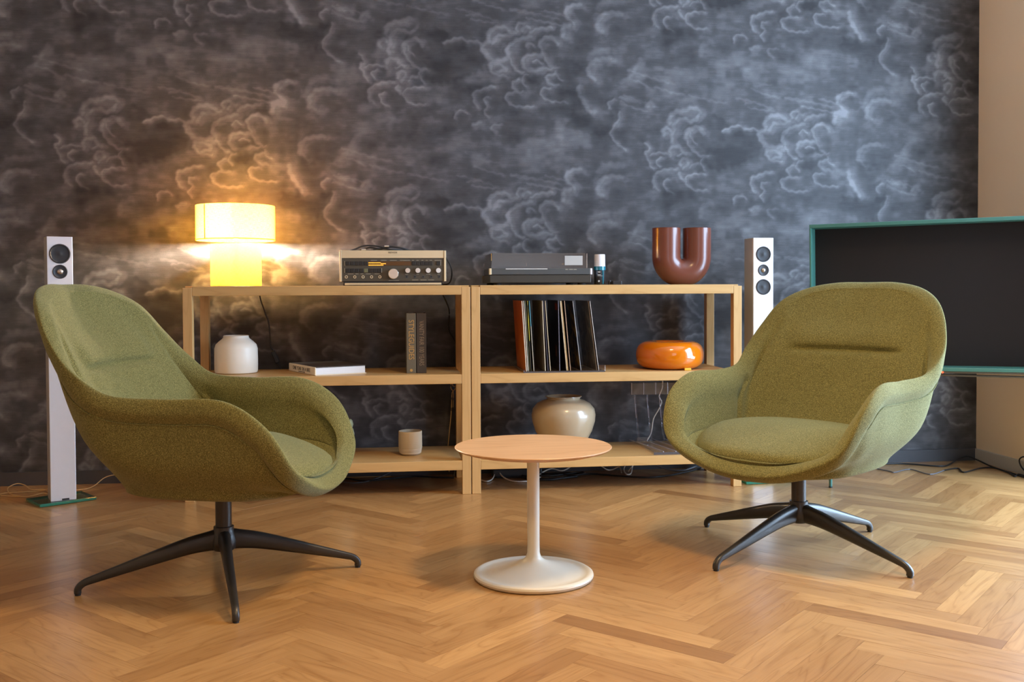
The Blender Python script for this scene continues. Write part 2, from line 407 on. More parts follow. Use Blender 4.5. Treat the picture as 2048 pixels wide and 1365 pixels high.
Bc = [([(230,390),(220,340),(270,310),(270,250),(320,205),(400,200),(440,240)],40),([(300,320),(340,260),(420,260),(470,235)],40),([(235,370),(270,430),(340,455),(400,440)],46),
 ([(280,500),(290,470),(360,480),(400,520),(330,540)],36),([(280,500),(310,550),(400,565)],26),([(420,420),(410,360),(470,300),(520,280),(590,260)],38),([(425,400),(440,460),(480,520),(530,540)],24),
 ([(530,470),(540,420),(600,400),(680,405)],32),([(530,470),(560,510),(640,520),(680,500)],40),([(600,450),(640,440),(670,460)],16),([(665,340),(660,300),(720,260),(770,280),(800,310)],34),
 ([(665,340),(690,400),(720,460),(770,500)],28),([(690,500),(740,505),(790,490)],20),([(490,220),(480,190),(510,160),(540,170)],26),([(520,220),(540,190),(580,190)],30),([(590,230),(640,200),(700,195),(750,185)],28),
 ([(550,340),(570,310),(610,330)],22),([(550,640),(520,600),(540,560),(570,550)],16),([(500,590),(450,620),(460,660),(500,690),(530,685)],24),([(520,690),(450,690),(400,710),(400,740),(430,780),(500,800),(610,795)],20),
 ([(780,545),(720,560),(710,580),(740,620),(800,630)],28),([(780,520),(790,560),(830,590)],16),([(740,655),(680,655),(665,690),(690,730),(760,755),(860,755)],18),
 ([(320,650),(280,650),(200,680),(155,700),(160,770),(190,810)],24),([(270,730),(235,740),(240,770),(260,800),(230,840),(260,880)],18),([(10,900),(20,850),(70,835),(110,860)],14),
 ([(150,945),(180,935),(210,925)],32),([(370,940),(300,945),(290,970),(330,1010)],28),([(860,90),(870,40),(930,10),(980,10)],34),([(860,90),(900,130),(930,160),(920,190)],30),([(840,240),(850,180),(890,170)],50),
 ([(1110,190),(1110,130),(1150,80),(1220,60),(1300,70)],44),([(1110,190),(1150,215)],34),([(1040,540),(1040,490),(1080,440),(1150,420),(1210,415)],44),([(1040,540),(1090,590)],30),
 ([(1200,800),(1190,760),(1240,730)],18),([(1280,830),(1270,890),(1220,960),(1210,1010),(1270,1080),(1330,1120)],22),([(960,640),(970,700),(1050,830)],40)]
for p, w_ in Bc: stroke(T2(p), w_*.72*1.1, .8)
for p, I in [([(600,290),(700,220),(800,180),(830,290),(850,330),(780,260),(700,260),(650,350)], .6), ([(360,350),(440,300),(400,440),(360,400)], .5), ([(570,560),(700,520),(780,500),(700,600),(650,640),(550,620),(530,580)], .6),
             ([(480,370),(560,350),(560,390),(470,410)], .4), ([(900,820),(1000,830),(1260,830),(1230,940),(1160,1040),(1000,1000),(860,940)], .5), ([(900,60),(960,20),(1040,40),(1070,110),(1010,170),(940,130)], .45),
             ([(1160,130),(1230,90),(1330,110),(1360,200),(1280,260),(1180,210)], .3), ([(1100,480),(1180,450),(1260,500),(1240,600),(1130,590)], .25), ([(800,420),(960,400),(1020,520),(900,600),(800,560)], .3)]: darkpoly(T2(p), I, 8)
for p in [[(200,10),(290,40),(380,60)],[(430,60),(540,80),(660,90)],[(560,120),(640,135),(760,155),(830,170)],[(100,110),(180,100),(230,115)],[(130,140),(230,155),(340,160)],[(700,60),(800,80),(860,100)],
          [(1350,570),(1440,590),(1500,630)],[(1280,710),(1340,720),(1440,750)],[(1280,740),(1380,790),(1500,820)]]: stroke(T2(p), 11, .55, .15)
for p in [[(220,815),(300,840),(400,870),(480,885)],[(370,905),(470,935),(540,945)],[(570,950),(680,975),(780,990)],[(930,905),(1010,935),(1090,950)],[(1130,950),(1230,965),(1400,1000)],[(880,830),(960,870),(1050,885)],
          [(1750,520),(1800,530),(1850,540)],[(1740,545),(1820,570),(1900,590)],[(840,960),(940,980),(1060,1020)],[(200,960),(300,990),(380,1010)]]: stroke(p, 14, .5, .1)
for p, w_ in [([(40,540),(60,470),(110,440),(190,440)],44),([(10,780),(20,730),(110,710)],44),([(840,640),(830,610),(880,600)],18),([(640,720),(650,670),(700,650)],40),([(1370,800),(1300,760),(1180,800),(1060,760)],90),
              ([(760,800),(860,780),(960,860)],110),([(1010,680),(1060,650),(1120,680)],50),([(480,700),(500,670),(560,660)],46),([(1180,1330),(1300,1290),(1380,1260)],20),([(1750,430),(1800,400),(1860,300)],30)]: stroke(p, w_, .42, .2)
def blur(a, k):
    for _ in range(k): a = (a+np.roll(a, 1, 0)+np.roll(a, -1, 0)+np.roll(a, 1, 1)+np.roll(a, -1, 1))/5
    return a
nz = np.zeros_like(canvas_b)
for o_, am in ((4, .10), (8, .09), (16, .07), (32, .05)):
    g = rng.standard_normal((o_*2, o_*4)); g = np.repeat(np.repeat(g, math.ceil(CH/(o_*2)), 0), math.ceil(2*CW/(o_*4)), 1)[:CH, :2*CW]
    g = blur(g, int(300/o_)); nz += (am*g/(g.std()+1e-6)).astype(np.float32)
nz = .5*nz+.5*np.roll(nz, (CH//2, CW), (0, 1)) if False else nz
PRINT = np.clip(.47+nz*.65+canvas_b*.45-canvas_d*.62*(1-np.clip(canvas_b*1.25, 0, 1)), 0, 1)
def print_at(x, z):
    cx = ((x+.414)*1125/3) % (2*CW); cyy = ((2.29-z)*1139/3) % CH
    x0 = np.floor(cx).astype(int); y0 = np.floor(cyy).astype(int); fx, fy = cx-x0, cyy-y0
    g = lambda yy, xx: PRINT[yy % CH, xx % (2*CW)]
    return g(y0, x0)*(1-fx)*(1-fy)+g(y0, x0+1)*fx*(1-fy)+g(y0+1, x0)*(1-fx)*fy+g(y0+1, x0+1)*fx*fy

def wallpaper_wall():
    xs = np.concatenate([np.linspace(XL, -1.95, 40, endpoint=False), np.linspace(-1.95, XR, 950)])
    zs = np.concatenate([np.linspace(0, 2.48, 470), np.linspace(2.50, ZC, 16)])
    X, Z = np.meshgrid(xs, zs); nx, nz_ = len(xs), len(zs)
    me = bpy.data.meshes.new('wall_back')
    nv = nx*nz_; co = np.stack([X.ravel(), np.full(nv, YB), Z.ravel()], 1).astype(np.float32)
    i = np.arange(nx-1)[None, :]+np.arange(nz_-1)[:, None]*nx
    q = np.stack([i, i+1, i+1+nx, i+nx], -1).reshape(-1, 4).astype(np.int32)
    me.vertices.add(nv); me.vertices.foreach_set('co', co.ravel())
    me.loops.add(q.size); me.loops.foreach_set('vertex_index', q.ravel())
    me.polygons.add(len(q)); me.polygons.foreach_set('loop_start', np.arange(0, q.size, 4, dtype=np.int32))
    me.update(calc_edges=True)
    a = me.attributes.new('print', 'FLOAT', 'POINT'); a.data.foreach_set('value', print_at(X.ravel(), Z.ravel()).astype(np.float32))
    o = link('wall_back', me, M['paper']); o['kind'] = 'structure'; return o
wallpaper_wall()
def struct(name, x0, x1, y0, y1, z0, z1, m, parent=None):
    o = box(name, x0, x1, y0, y1, z0, z1, m, parent, 0)
    if parent is None: o['kind'] = 'structure'
    return o
# right wall with the tall window opening (y 1.7..3.8), seen only at its far end
wr = struct('wall_right', XR, XR+.25, 4.2, YB+.2, 0, ZC, M['beige'])
struct('wall_right', XR, XR+.25, YF, 2.3, 0, ZC, M['beige'])
struct('wall_right', XR, XR+.25, 2.3, 4.2, 2.5, ZC, M['beige'])
struct('wall_left', XL-.2, XL, YF, YB+.2, 0, ZC, M['beige'])
struct('wall_front', XL, .4, YF-.25, YF, 0, ZC, M['beige']); struct('wall_front', 2.0, XR, YF-.25, YF, 0, ZC, M['beige'])
struct('wall_front', .4, 2.0, YF-.25, YF, 0, .6, M['beige']); struct('wall_front', .4, 2.0, YF-.25, YF, 2.5, ZC, M['beige'])
struct('ceiling', XL-.2, XR+.25, YF-.25, YB+.2, ZC, ZC+.1, M['ceil'])
struct('baseboard_back', XL, XR, YB-.014, YB-.001, 0, .062, M['darktrim'])
struct('baseboard_right', XR-.014, XR, 4.2, YB-.014, 0, .062, M['beigetrim'])
struct('baseboard_left', XL, XL+.014, YF, YB-.014, 0, .062, M['beigetrim'])
def window(name, along, fixed, a0, a1, z0, z1, n):
    e = empty(name, (0, 0, 0)); e['kind'] = 'structure'
    def b(nm, p0, p1, q0, q1, m_, th):
        if along == 'y': return box(nm, fixed-th, fixed+th, p0, p1, q0, q1, m_, e, .002)
        return box(nm, p0, p1, fixed-th, fixed+th, q0, q1, m_, e, .002)
    b('frame', a0, a1, z0, z0+.07, M['winframe'], .035); b('frame', a0, a1, z1-.07, z1, M['winframe'], .035)
    for k in range(n+1):
        c = a0+(a1-a0-.06)*k/n; b('frame', c, c+.06, z0+.07, z1-.07, M['winframe'], .035)
    for f_ in (.36, .68): b('glazing_bar', a0+.06, a1-.06, z0+(z1-z0)*f_, z0+(z1-z0)*f_+.03, M['winframe'], .02)
    b('pane', a0+.03, a1-.03, z0+.03, z1-.03, M['pane'], .003)
window('window_1', 'y', XR+.12, 2.3, 4.2, 0.0, 2.5, 2)
window('window_2', 'x', YF-.12, .4, 2.0, .6, 2.5, 2)

# floor: subfloor slab and herringbone planks (0.5 x 0.0714 m), the 290 largest in view one by one
floor = box('floor', XL, XR+.2, YF, YB+.1, -.10, -.0145, M['subfloor'], None, 0); floor['kind'] = 'structure'
floor.location = (0, 0, 0)
floor.data.transform(Matrix.Translation(((XL+XR+.2)/2, (YF+YB+.1)/2, -.05725)))
PL, PW, X0, Y0 = .505, .0721, .838, .0
def clip(poly, fn):
    out = []
    for i in range(len(poly)):
        a, b = poly[i], poly[(i+1) % len(poly)]; fa, fb = fn(a), fn(b)
        if fa >= 0: out.append(a)
        if (fa >= 0) != (fb >= 0):
            t = fa/(fa-fb); out.append((a[0]+(b[0]-a[0])*t, a[1]+(b[1]-a[1])*t))
    return out
def proj(p):
    v = Vector(p)-Vector((0, 0, .9)); d = v.dot(fwd)
    return None if d < .3 else (1024+FPX*v.dot(rt)/d, CY-FPX*v.dot(up)/d)
s2 = math.sqrt(2)
planks = []
for m_ in range(-8, 9):
    for k in range(-70, 90):
        for kind in (0, 1):
            if kind == 0: a0, a1, b0, b1 = k*PW, k*PW+PL, k*PW, k*PW+PW
            else: a0, a1, b0, b1 = k*PW+PL, k*PW+PL+PW, k*PW+PW-PL, k*PW+PW
            a0 += m_*PL; a1 += m_*PL; b0 -= m_*PL; b1 -= m_*PL
            poly = [((a-b)/s2+X0, (a+b)/s2+Y0) for a, b in ((a0, b0), (a1, b0), (a1, b1), (a0, b1))]
            if max(p[0] for p in poly) < XL or min(p[0] for p in poly) > XR+.2 or max(p[1] for p in poly) < YF or min(p[1] for p in poly) > YB: continue
            for fn in (lambda p: p[0]-XL-.001, lambda p: XR+.19-p[0], lambda p: p[1]-YF-.001, lambda p: YB-.002-p[1]):
                poly = clip(poly, fn)
                if len(poly) < 3: break
            if len(poly) < 3: continue
            ang = R(45) if kind == 0 else R(-45)
            c = (sum(p[0] for p in poly)/len(poly), sum(p[1] for p in poly)/len(poly))
            q = [proj((*p, 0)) for p in poly]; area_ = 0
            if all(q):
                q = [(min(max(x, 0), 2048), min(max(y, 0), 1365)) for x, y in q]
                area_ = abs(sum(q[i][0]*q[(i+1) % len(q)][1]-q[(i+1) % len(q)][0]*q[i][1] for i in range(len(q))))/2
            planks.append((area_, poly, ang, c))
planks.sort(key=lambda t: -t[0])
def plank_geo(poly, ang, c, off):
    n = len(poly); g = .00025; V = []; UV = []
    ux, uy = math.cos(ang), math.sin(ang)
    def add(p, z, ins):
        dx, dy = p[0]-c[0], p[1]-c[1]; L = math.hypot(dx, dy)+1e-9
        # inset in plank axes
        u_ = dx*ux+dy*uy; v_ = -dx*uy+dy*ux
        u2 = u_-math.copysign(min(ins, abs(u_)), u_); v2 = v_-math.copysign(min(ins, abs(v_)), v_)
        V.append((u2*ux-v2*uy, u2*uy+v2*ux, z)); UV.append((u2+off[0], v2+off[1]))
    dz = off[2]
    for p in poly: add(p, dz, g)
    for p in poly: add(p, dz-.0007, g)
    for p in poly: add(p, -.014, g)
    F = [tuple(range(n))]+[(i, n+i, n+(i+1) % n, (i+1) % n)[::1] for i in range(n)]+[(n+i, 2*n+i, 2*n+(i+1) % n, n+(i+1) % n) for i in range(n)]
    return V, F, UV
def build_planks(items, name, parent, stuff=False):
    V, F, UV, TN = [], [], [], []
    for _, poly, ang, c in items:
        off = (random.uniform(0, 60), random.uniform(0, 60), random.uniform(-.00025, .0)); tone = min(max(random.gauss(.50, .24), 0), 1)
        v, f, uv = plank_geo(poly, ang, c, off); b = len(V)
        origin = c if not stuff else (0, 0)
        V += [(x+(c[0] if stuff else 0), y+(c[1] if stuff else 0), z) for x, y, z in v]
        F += [tuple(b+i for i in g) for g in f]; UV += uv; TN += [tone]*len(v)
    me = bpy.data.meshes.new(name); me.from_pydata(V, [], F)
    l = me.uv_layers.new(name='grain'); 
    for lp in me.loops: l.data[lp.index].uv = UV[lp.vertex_index]
    a = me.attributes.new('tone', 'FLOAT', 'POINT'); a.data.foreach_set('value', TN)
    bm = bmesh.new(); bm.from_mesh(me); bmesh.ops.recalc_face_normals(bm, faces=bm.faces[:])
    bm.to_mesh(me); bm.free()
    o = link(name, me, M['plank'], parent, None if stuff else (c[0], c[1], 0))
    if stuff: o['kind'] = 'stuff'
    return o
for it in planks[:290]: build_planks([it], 'floor_plank', floor)
build_planks(planks[290:], 'floor_plank_remainder', floor, True)

# ------------------------------------------------------------------ armchairs
Rk = [(0,-.508,.900),(.111,-.490,.899),(.214,-.460,.879),(.293,-.408,.831),(.340,-.348,.742),(.362,-.276,.656),(.354,-.183,.592),(.338,-.023,.578),(.347,.139,.575),(.346,.249,.508),(.297,.313,.390),(.152,.332,.325),(0,.338,.308)]
Bk = [(0,-.235,.312),(.07,-.235,.312),(.14,-.228,.311),(.19,-.208,.310),(.222,-.178,.309),(.242,-.135,.308),(.255,-.08,.307),(.260,.0,.306),(.255,.09,.304),(.235,.17,.302),(.170,.235,.298),(.085,.262,.293),(0,.27,.291)]
Ik = [(0,-.175,.37),(.09,-.175,.37),(.17,-.17,.37),(.240,-.165,.37),(.280,-.155,.37),(.306,-.14,.37),(.314,-.10,.37),(.310,.0,.37),(.312,.10,.368),(.304,.205,.362),(.258,.280,.350),(.135,.308,.340),(0,.316,.336)]
def shell_mesh():
    n = 8
    def half(K):
        K = [np.array(k, float) for k in K]
        a = K[1]*[-1, 1, 1]; b = K[-2]*[-1, 1, 1]
        return crp([a]+K+[b], n)[n:-n]
    Rr, Bb, Ii = half(Rk), half(Bk), half(Ik); N = len(Rr); rows = []; seam = []
    for i in range(N):
        t = i/(N-1)*12
        tg = Rr[min(i+1, N-1)]-Rr[max(i-1, 0)]
        if i in (0, N-1): tg = np.array((1., 0, 0))*(1 if i == 0 else -1)
        tg /= np.linalg.norm(tg)
        Rp, B, I = Rr[i], Bb[i], Ii[i]
        d = (B+I)/2-Rp; d -= tg*(d@tg); d /= np.linalg.norm(d)
        out = -np.cross(tg, d); out /= np.linalg.norm(out)
        r = np.interp(t, [0, 4, 6, 9, 12], [.021, .021, .022, .025, .026])
        L = np.linalg.norm(B-Rp); s = min(1, L/.25)
        bul = np.interp(t, [0, 3, 5, 8, 10, 12], [.030, .034, .036, .030, .018, .004])
        sag = np.interp(t, [0, 3, 5, 6, 8, 10, 12], [.000, .001, .002, .003, .004, .002, 0])
        ki = np.interp(t, [0, 8, 10, 12], [.9, .9, .3, 0]); I = I-out*np.array((1, 1, 0))*r*ki
        Bo = B.copy(); outh = np.array((Bo[0], Bo[1]-.03, 0)); outh /= np.linalg.norm(outh)+1e-9
        pts = [np.array((B[0]*.12, B[1]*.12, .288)), np.array((B[0]*.75, B[1]*.75+.005, B[2]-.012)), B+np.array((0, 0, .0)), B+outh*.020*s+np.array((0, 0, .028*s)),
               Rp*.42+B*.58+out*bul*s+outh*.012*s, Rp*.80+B*.20+out*(r*.55+bul*.35*s),
               Rp+out*r*.72+d*(.045*s), Rp+out*r+d*.012*s, Rp-d*r, Rp-out*r*.95+d*.012*s, Rp-out*r*1.02+d*.05*s,
               Rp*.55+I*.45+out*(sag*.5-r*(1-.45*ki)), Rp*.22+I*.78+out*(sag*.5-r*(.75-.60*ki)), I+np.array((0, 0, .025*s)), I*[.8, .8, 1]+np.array((0, .01, -.004)), np.array((I[0]*.12, I[1]*.12+.03, .352))]
        C = np.vstack([crp(pts, 7)[:9*7], crp(pts[8:], 24)[24:]]); rows.append(C); seam.append(Rp+out*r*.80+d*(.047*s))
    rows = np.array(rows); NS = rows.shape[1]
    k0 = 9*7
    # headrest crease, fuller pad above it, and the tucked seam where arm meets back
    for i in range(N):
        for j in range(k0, NS):
            p = rows[i, j]; t = i/(N-1)*12
            if t < 5.5:
                e = 1/(1+math.exp((abs(p[0])-.205)/.012)); h = p[2]-(.672)
                p[1] += -e*.018*math.exp(-(h/.010)**2) + e*.016*math.exp(-((h-.045)/.050)**2) + e*.006*math.exp(-((h+.05)/.05)**2)
            if j > k0+6:
                q = math.exp(-((t-6.15)/.13)**2)*min(1, (j-k0-6)/20); p[0] += q*.013; p[1] -= q*.010
    V, F = [], []
    idx = list(range(N))+[-(i) for i in range(N-2, 0, -1)]
    for i in idx:
        for p in rows[abs(i)]: V.append((p[0]*(1 if i >= 0 else -1), p[1], p[2]))
    n_ = len(idx)
    for a in range(n_):
        b = (a+1) % n_
        for j in range(NS-1): F.append((a*NS+j, b*NS+j, b*NS+j+1, a*NS+j+1))
    F.append(tuple(a*NS for a in range(n_))); F.append(tuple(a*NS+NS-1 for a in range(n_-1, -1, -1)))
    me = bpy.data.meshes.new('shell'); me.from_pydata(V, [], F)
    bm = bmesh.new(); bm.from_mesh(me); bmesh.ops.remove_doubles(bm, verts=bm.verts, dist=1e-5); bmesh.ops.recalc_face_normals(bm, faces=bm.faces[:]); bm.to_mesh(me); bm.free()
    sm = [tuple(p) for p in seam]; sm = sm+[(-p[0], p[1], p[2]) for p in seam[-2:0:-1]]
    return me, sm
SHELL, SEAM = shell_mesh()
def cushion_mesh():
    V, F = [], []; NT, NR = 72, 10; prof = []
    for k in range(NR+1):
        a = k/NR*math.pi/2; prof.append((math.sin(a), math.cos(a)))
    prof = [(r, z, 1) for r, z in prof]+[(r, -z, 0) for r, z in prof[-2::-1]]
    for i in range(NT):
        th = 2*math.pi*i/NT; c, s = math.cos(th), math.sin(th); e = 2/2.45
        ox = .308*math.copysign(abs(c)**e, c); oy = (.276 if s > 0 else .215)*math.copysign(abs(s)**e, s)
        for r, z, top in prof:
            x, y = ox*r, oy*r+.048; rr = r
            q_ = min(max((y-.02)/.29, 0), 1); q_ = q_*q_*(3-2*q_)
            zz = .392+(.058*abs(z)**.72 if top else -.032*abs(z)**.8) - .045*q_
            V.append((x, y, zz))
    K = len(prof)
    for i in range(NT):
        j = (i+1) % NT
        for q in range(K-1): F.append((i*K+q, j*K+q, j*K+q+1, i*K+q+1))
    me = bpy.data.meshes.new('seat_cushion'); me.from_pydata(V, [], F)
    bm = bmesh.new(); bm.from_mesh(me); bmesh.ops.remove_doubles(bm, verts=bm.verts, dist=1e-5); bmesh.ops.recalc_face_normals(bm, faces=bm.faces[:]); bm.to_mesh(me); bm.free()
    return me
CUSH = cushion_mesh()
def leg_mesh():
    path = crp([(.018, 0, .130), (.10, 0, .118), (.20, 0, .092), (.30, 0, .064), (.375, 0, .043), (.401, 0, .034), (.4155, 0, .020), (.4165, 0, .006)], 5)
    V, F = [], []; S = 12; n = len(path)
    for i, p in enumerate(path):
        t = path[min(i+1, n-1)]-path[max(i-1, 0)]; t /= np.linalg.norm(t)
        u = np.array((-t[2], 0, t[0])); s = np.array((0, 1., 0)); f = min(1, p[0]/.40)
        hw = np.interp(f, [0, .12, 1], [.024, .018, .0105]); hh = np.interp(f, [0, .12, .9, 1], [.036, .030, .0125, .0105])
        if i > n-8: hh = hw = .0105
        for k in range(S):
            a = 2*math.pi*k/S; c, q = math.cos(a), math.sin(a)
            V.append(p+s*hw*math.copysign(abs(c)**.75, c)+u*hh*math.copysign(abs(q)**.75, q))
    for i in range(n-1):
        for k in range(S):
            l = (k+1) % S; F.append((i*S+k, i*S+l, (i+1)*S+l, (i+1)*S+k))
    F.append(tuple(range(S-1, -1, -1))); F.append(tuple((n-1)*S+k for k in range(S)))
    me = bpy.data.meshes.new('leg'); me.from_pydata([tuple(v) for v in V], [], F); return me
LEG = leg_mesh(); LEG.materials.append(M['darkbase']); LEG.shade_smooth()
def armchair(loc, leg_ang, face_ang, label):
    e = empty('armchair', loc, 0, label, 'armchair', 'green swivel armchairs')
    fr = R(face_ang-90)
    o = link('seat_shell', SHELL, None, e, (0, 0, 0), (0, 0, fr)); 
    if not SHELL.materials: SHELL.materials.append(M['fabric']); SHELL.shade_smooth(); CUSH.materials.append(M['fabric']); CUSH.shade_smooth()
    link('seat_cushion', CUSH, None, e, (0, 0, 0), (0, 0, fr))
    p = tube('seam_piping', SEAM, .0022, M['fabric'], e, 1, 6, True); p.rotation_euler = (0, 0, fr)
    lathe('column', [(0, .10), (.0245, .10), (.0245, .289), (0, .289)], M['darkbase'], e, n=32)
    lathe('hub', [(0, .096), (.030, .097), (.037, .104), (.040, .125), (.034, .150), (.0305, .163), (.0305, .170), (.0245, .171)], M['darkbase'], e, n=40)
    lathe('under_plate', [(0, .279), (.09, .280), (.095, .283), (.095, .2875), (0, .2875)], M['darkbase'], e, n=40)
    for k in range(4):
        a = R(leg_ang+90*k)
        l = link('leg', LEG, None, e, (0, 0, 0), (0, 0, a))
        lathe('foot_glide', [(0, 0), (.0085, 0), (.0085, .007), (0, .007)], M['rubber'], l, (.4165, 0, 0), n=16)
    return e
armchair((-.513, 3.159, 0), 13.2, -12.9, 'olive green upholstered swivel armchair left of the side table, turned side-on')
armchair((1.387, 3.264, 0), 29.8, -142, 'olive green upholstered swivel armchair right of the side table, facing half left')

# ------------------------------------------------------------------ side table
e = empty('side_table', (.440, 3.064, 0), 0, 'round side table with light wooden top on an off-white pedestal', 'table')
lathe('tabletop', [(0, .396), (.212, .396), (.236, .403), (.2435, .4085), (.2435, .410), (.242, .4115), (0, .4115)], M['tabletop'], e, n=96)
lathe('pedestal', [(0, .394), (.10, .394), (.10, .390), (.0195, .388), (.0190, .10), (.0195, .078), (.024, .064), (.036, .054), (.060, .044), (.10, .031), (.145, .019), (.158, .0165), (.166, .018), (.173, .0205), (.180, .020), (.1855, .0165), (.187, .011), (.184, .004), (.180, .001), (0, .001)], M['offwhite'], e, n=96)

# ------------------------------------------------------------------ shelving units
SY0, SY1, PWD = 4.351, 4.778, .0386
ZT, ZM, ZB, TH = .9157, .5269, .1479, .0412
def shelf_unit(x0, x1, label):
    e = empty('shelving_unit', ((x0+x1)/2, (SY0+SY1)/2, 0), 0, label, 'shelf', 'pale oak shelving units')
    hw, hd = (x1-x0)/2, (SY1-SY0)/2
    for sx in (-1, 1):
        for sy in (-1, 1):
            box('post', min(sx*hw, sx*(hw-PWD)), max(sx*hw, sx*(hw-PWD)), min(sy*hd, sy*(hd-.040)), max(sy*hd, sy*(hd-.040)), 0, .9090, M['oakpost'], e, .0015)
        for z in (ZT-.001, ZM, ZB):
            pass
    for z, nm in ((ZT, 'top_board'), (ZM, 'middle_board'), (ZB, 'bottom_board')):
        box(nm, -hw+PWD+.0004, hw-PWD-.0004, -hd+.0005, hd-.0005, z-TH, z, M['oak'], e, .0015)
    for sx in (-1, 1):      # end rails between the front and rear posts
        box('end_rail', min(sx*(hw-.003), sx*(hw-PWD)), max(sx*(hw-.003), sx*(hw-PWD)), -hd+.0405, hd-.0405, ZT-TH, ZT, M['oak'], e, .0015)
    return e
shelf_unit(-.865, .3505, 'pale oak open shelving unit under the glowing lamp, left one of the pair')
shelf_unit(.3546, 1.5785, 'pale oak open shelving unit holding the vinyl records, right one of the pair')

# ------------------------------------------------------------------ table lamp
def lamp_cloth(name, tint, trans, dcol, thru):
    m, nt, b = mat(name); out = nt.nodes['Material Output']
    tc = nn(nt, 'ShaderNodeTexCoord'); v = tc.outputs['Object']
    cylx = nn(nt, 'ShaderNodeSeparateXYZ'); lk(nt, v, cylx.inputs[0])
    ang = mth(nt, 'ARCTAN2', cylx.outputs[1], cylx.outputs[0])
    cmb = nn(nt, 'ShaderNodeCombineXYZ'); lk(nt, ang, cmb.inputs[0]); lk(nt, cylx.outputs[2], cmb.inputs[1])
    wv = noise(nt, mapping(nt, cmb.outputs[0], (9, 700, 1)), 1, 3, .6); wv2 = noise(nt, mapping(nt, cmb.outputs[0], (120, 60, 1)), 1, 3, .6)
    f = mth(nt, 'ADD', mth(nt, 'MULTIPLY', wv.outputs[0], .6), mth(nt, 'MULTIPLY', wv2.outputs[0], .4))
    k = ramp(nt, [(.38, (.42, .42, .42)), (.62, (1, 1, 1))], f).outputs[0]
    tl = nn(nt, 'ShaderNodeBsdfTranslucent'); lw = nn(nt, 'ShaderNodeLayerWeight'); lw.inputs[0].default_value = .5
    tt = mixc(nt, mth(nt, 'POWER', lw.outputs['Facing'], 3.0), tint, (1.0, .50, .06))
    lk(nt, mixc(nt, 1.0, k, tt, 'MULTIPLY'), tl.inputs[0])
    df = nn(nt, 'ShaderNodeBsdfDiffuse'); df.inputs[0].default_value = (*dcol, 1)
    tp = nn(nt, 'ShaderNodeBsdfTransparent'); tp.inputs[0].default_value = (*thru, 1)
    m1 = nn(nt, 'ShaderNodeMixShader'); m1.inputs[0].default_value = .3; lk(nt, tl.outputs[0], m1.inputs[1]); lk(nt, df.outputs[0], m1.inputs[2])
    m2 = nn(nt, 'ShaderNodeMixShader'); m2.inputs[0].default_value = trans; lk(nt, m1.outputs[0], m2.inputs[1]); lk(nt, tp.outputs[0], m2.inputs[2])
    lk(nt, m2.outputs[0], out.inputs[0]); return m
M['shade'] = lamp_cloth('yellow_linen_shade', (1.0, .93, .85), .30, (.85, .55, .08), (1.0, .64, .06))
M['lampbase'] = lamp_cloth('yellow_linen_base', (.62, .44, .05), .32, (.85, .6, .1), (1.0, .92, .75))
M['seam'] = plain('dark_shade_seam', (.35, .13, .02), .8)
M['bulb'] = plain('glowing_bulb', (1, .9, .7), .4, emit=(1, .78, .50), es=60)
LX, LY = -.688, 4.653
e = empty('table_lamp', (LX, LY, ZT), 0, 'lit table lamp with yellow drum shade on a matching fabric cylinder', 'lamp')
lathe('base', [(.112, .001), (.112, .190), (.1105, .190), (.1105, .001)], M['lampbase'], e, n=72, closed=True)
lathe('lamp_shade', [(.174, .208), (.174, .362), (.1725, .362), (.1725, .208)], M['shade'], e, n=96, closed=True)
o = box('shade_seam', -.0022, .0022, -.0008, .0008, .209, .361, M['seam'], e, 0); o.location = (-.113, -.1335, .285); o.rotation_euler = (0, 0, R(-40.2))
lathe('shade_hem', [(.1748, .206), (.1748, .212), (.1715, .212), (.1715, .206)], M['shade'], e, n=96, closed=True)
lathe('top_diffuser', [(0, .3625), (.1735, .3625), (.1735, .3635), (0, .3635)], M['shade'], e, n=72)
lathe('bulb', [(0, -.022), (.012, -.018), (.018, 0), (.014, .016), (.009, .03), (0, .03)], M['bulb'], e, (0, 0, .232), n=24)
lathe('lamp_foot', [(0, 0), (.11, 0), (.11, .006), (.012, .008), (.012, .195), (0, .195)], M['blackplastic'], e, n=32)
l = bpy.data.lights.new('bulb_light', 'POINT'); l.energy = 270; l.color = (1, .82, .62); l.shadow_soft_size = .026
lo = bpy.data.objects.new('bulb_light', l); col.objects.link(lo); lo.parent = e; lo.location = (0, 0, .232)
crd = tube('power_cord', [(-.06-LX, 0, 0)], .003, M['cable'], e, 1) if False else tube('power_cord', [(.02, .112, .004), (.08, .130, .003), (.086, .147, -.05), (.104, .147, -.11), (.126, .147, -.18), (.132, .147, -.275), (.143, .147, -.305), (.161, .147, -.355), (.183, .147, -.40), (.203, .154, -.5), (.213, .159, -.70), (.253, .149, -.86), (.303, .129, -.910)], .0032, M['cable'], e, 6, 8)
sw = link('inline_switch', boxme((.020, .014, .062), .005, 3), M['blackplastic'], crd, (.153, .145, -.332), (0, R(-22), 0))

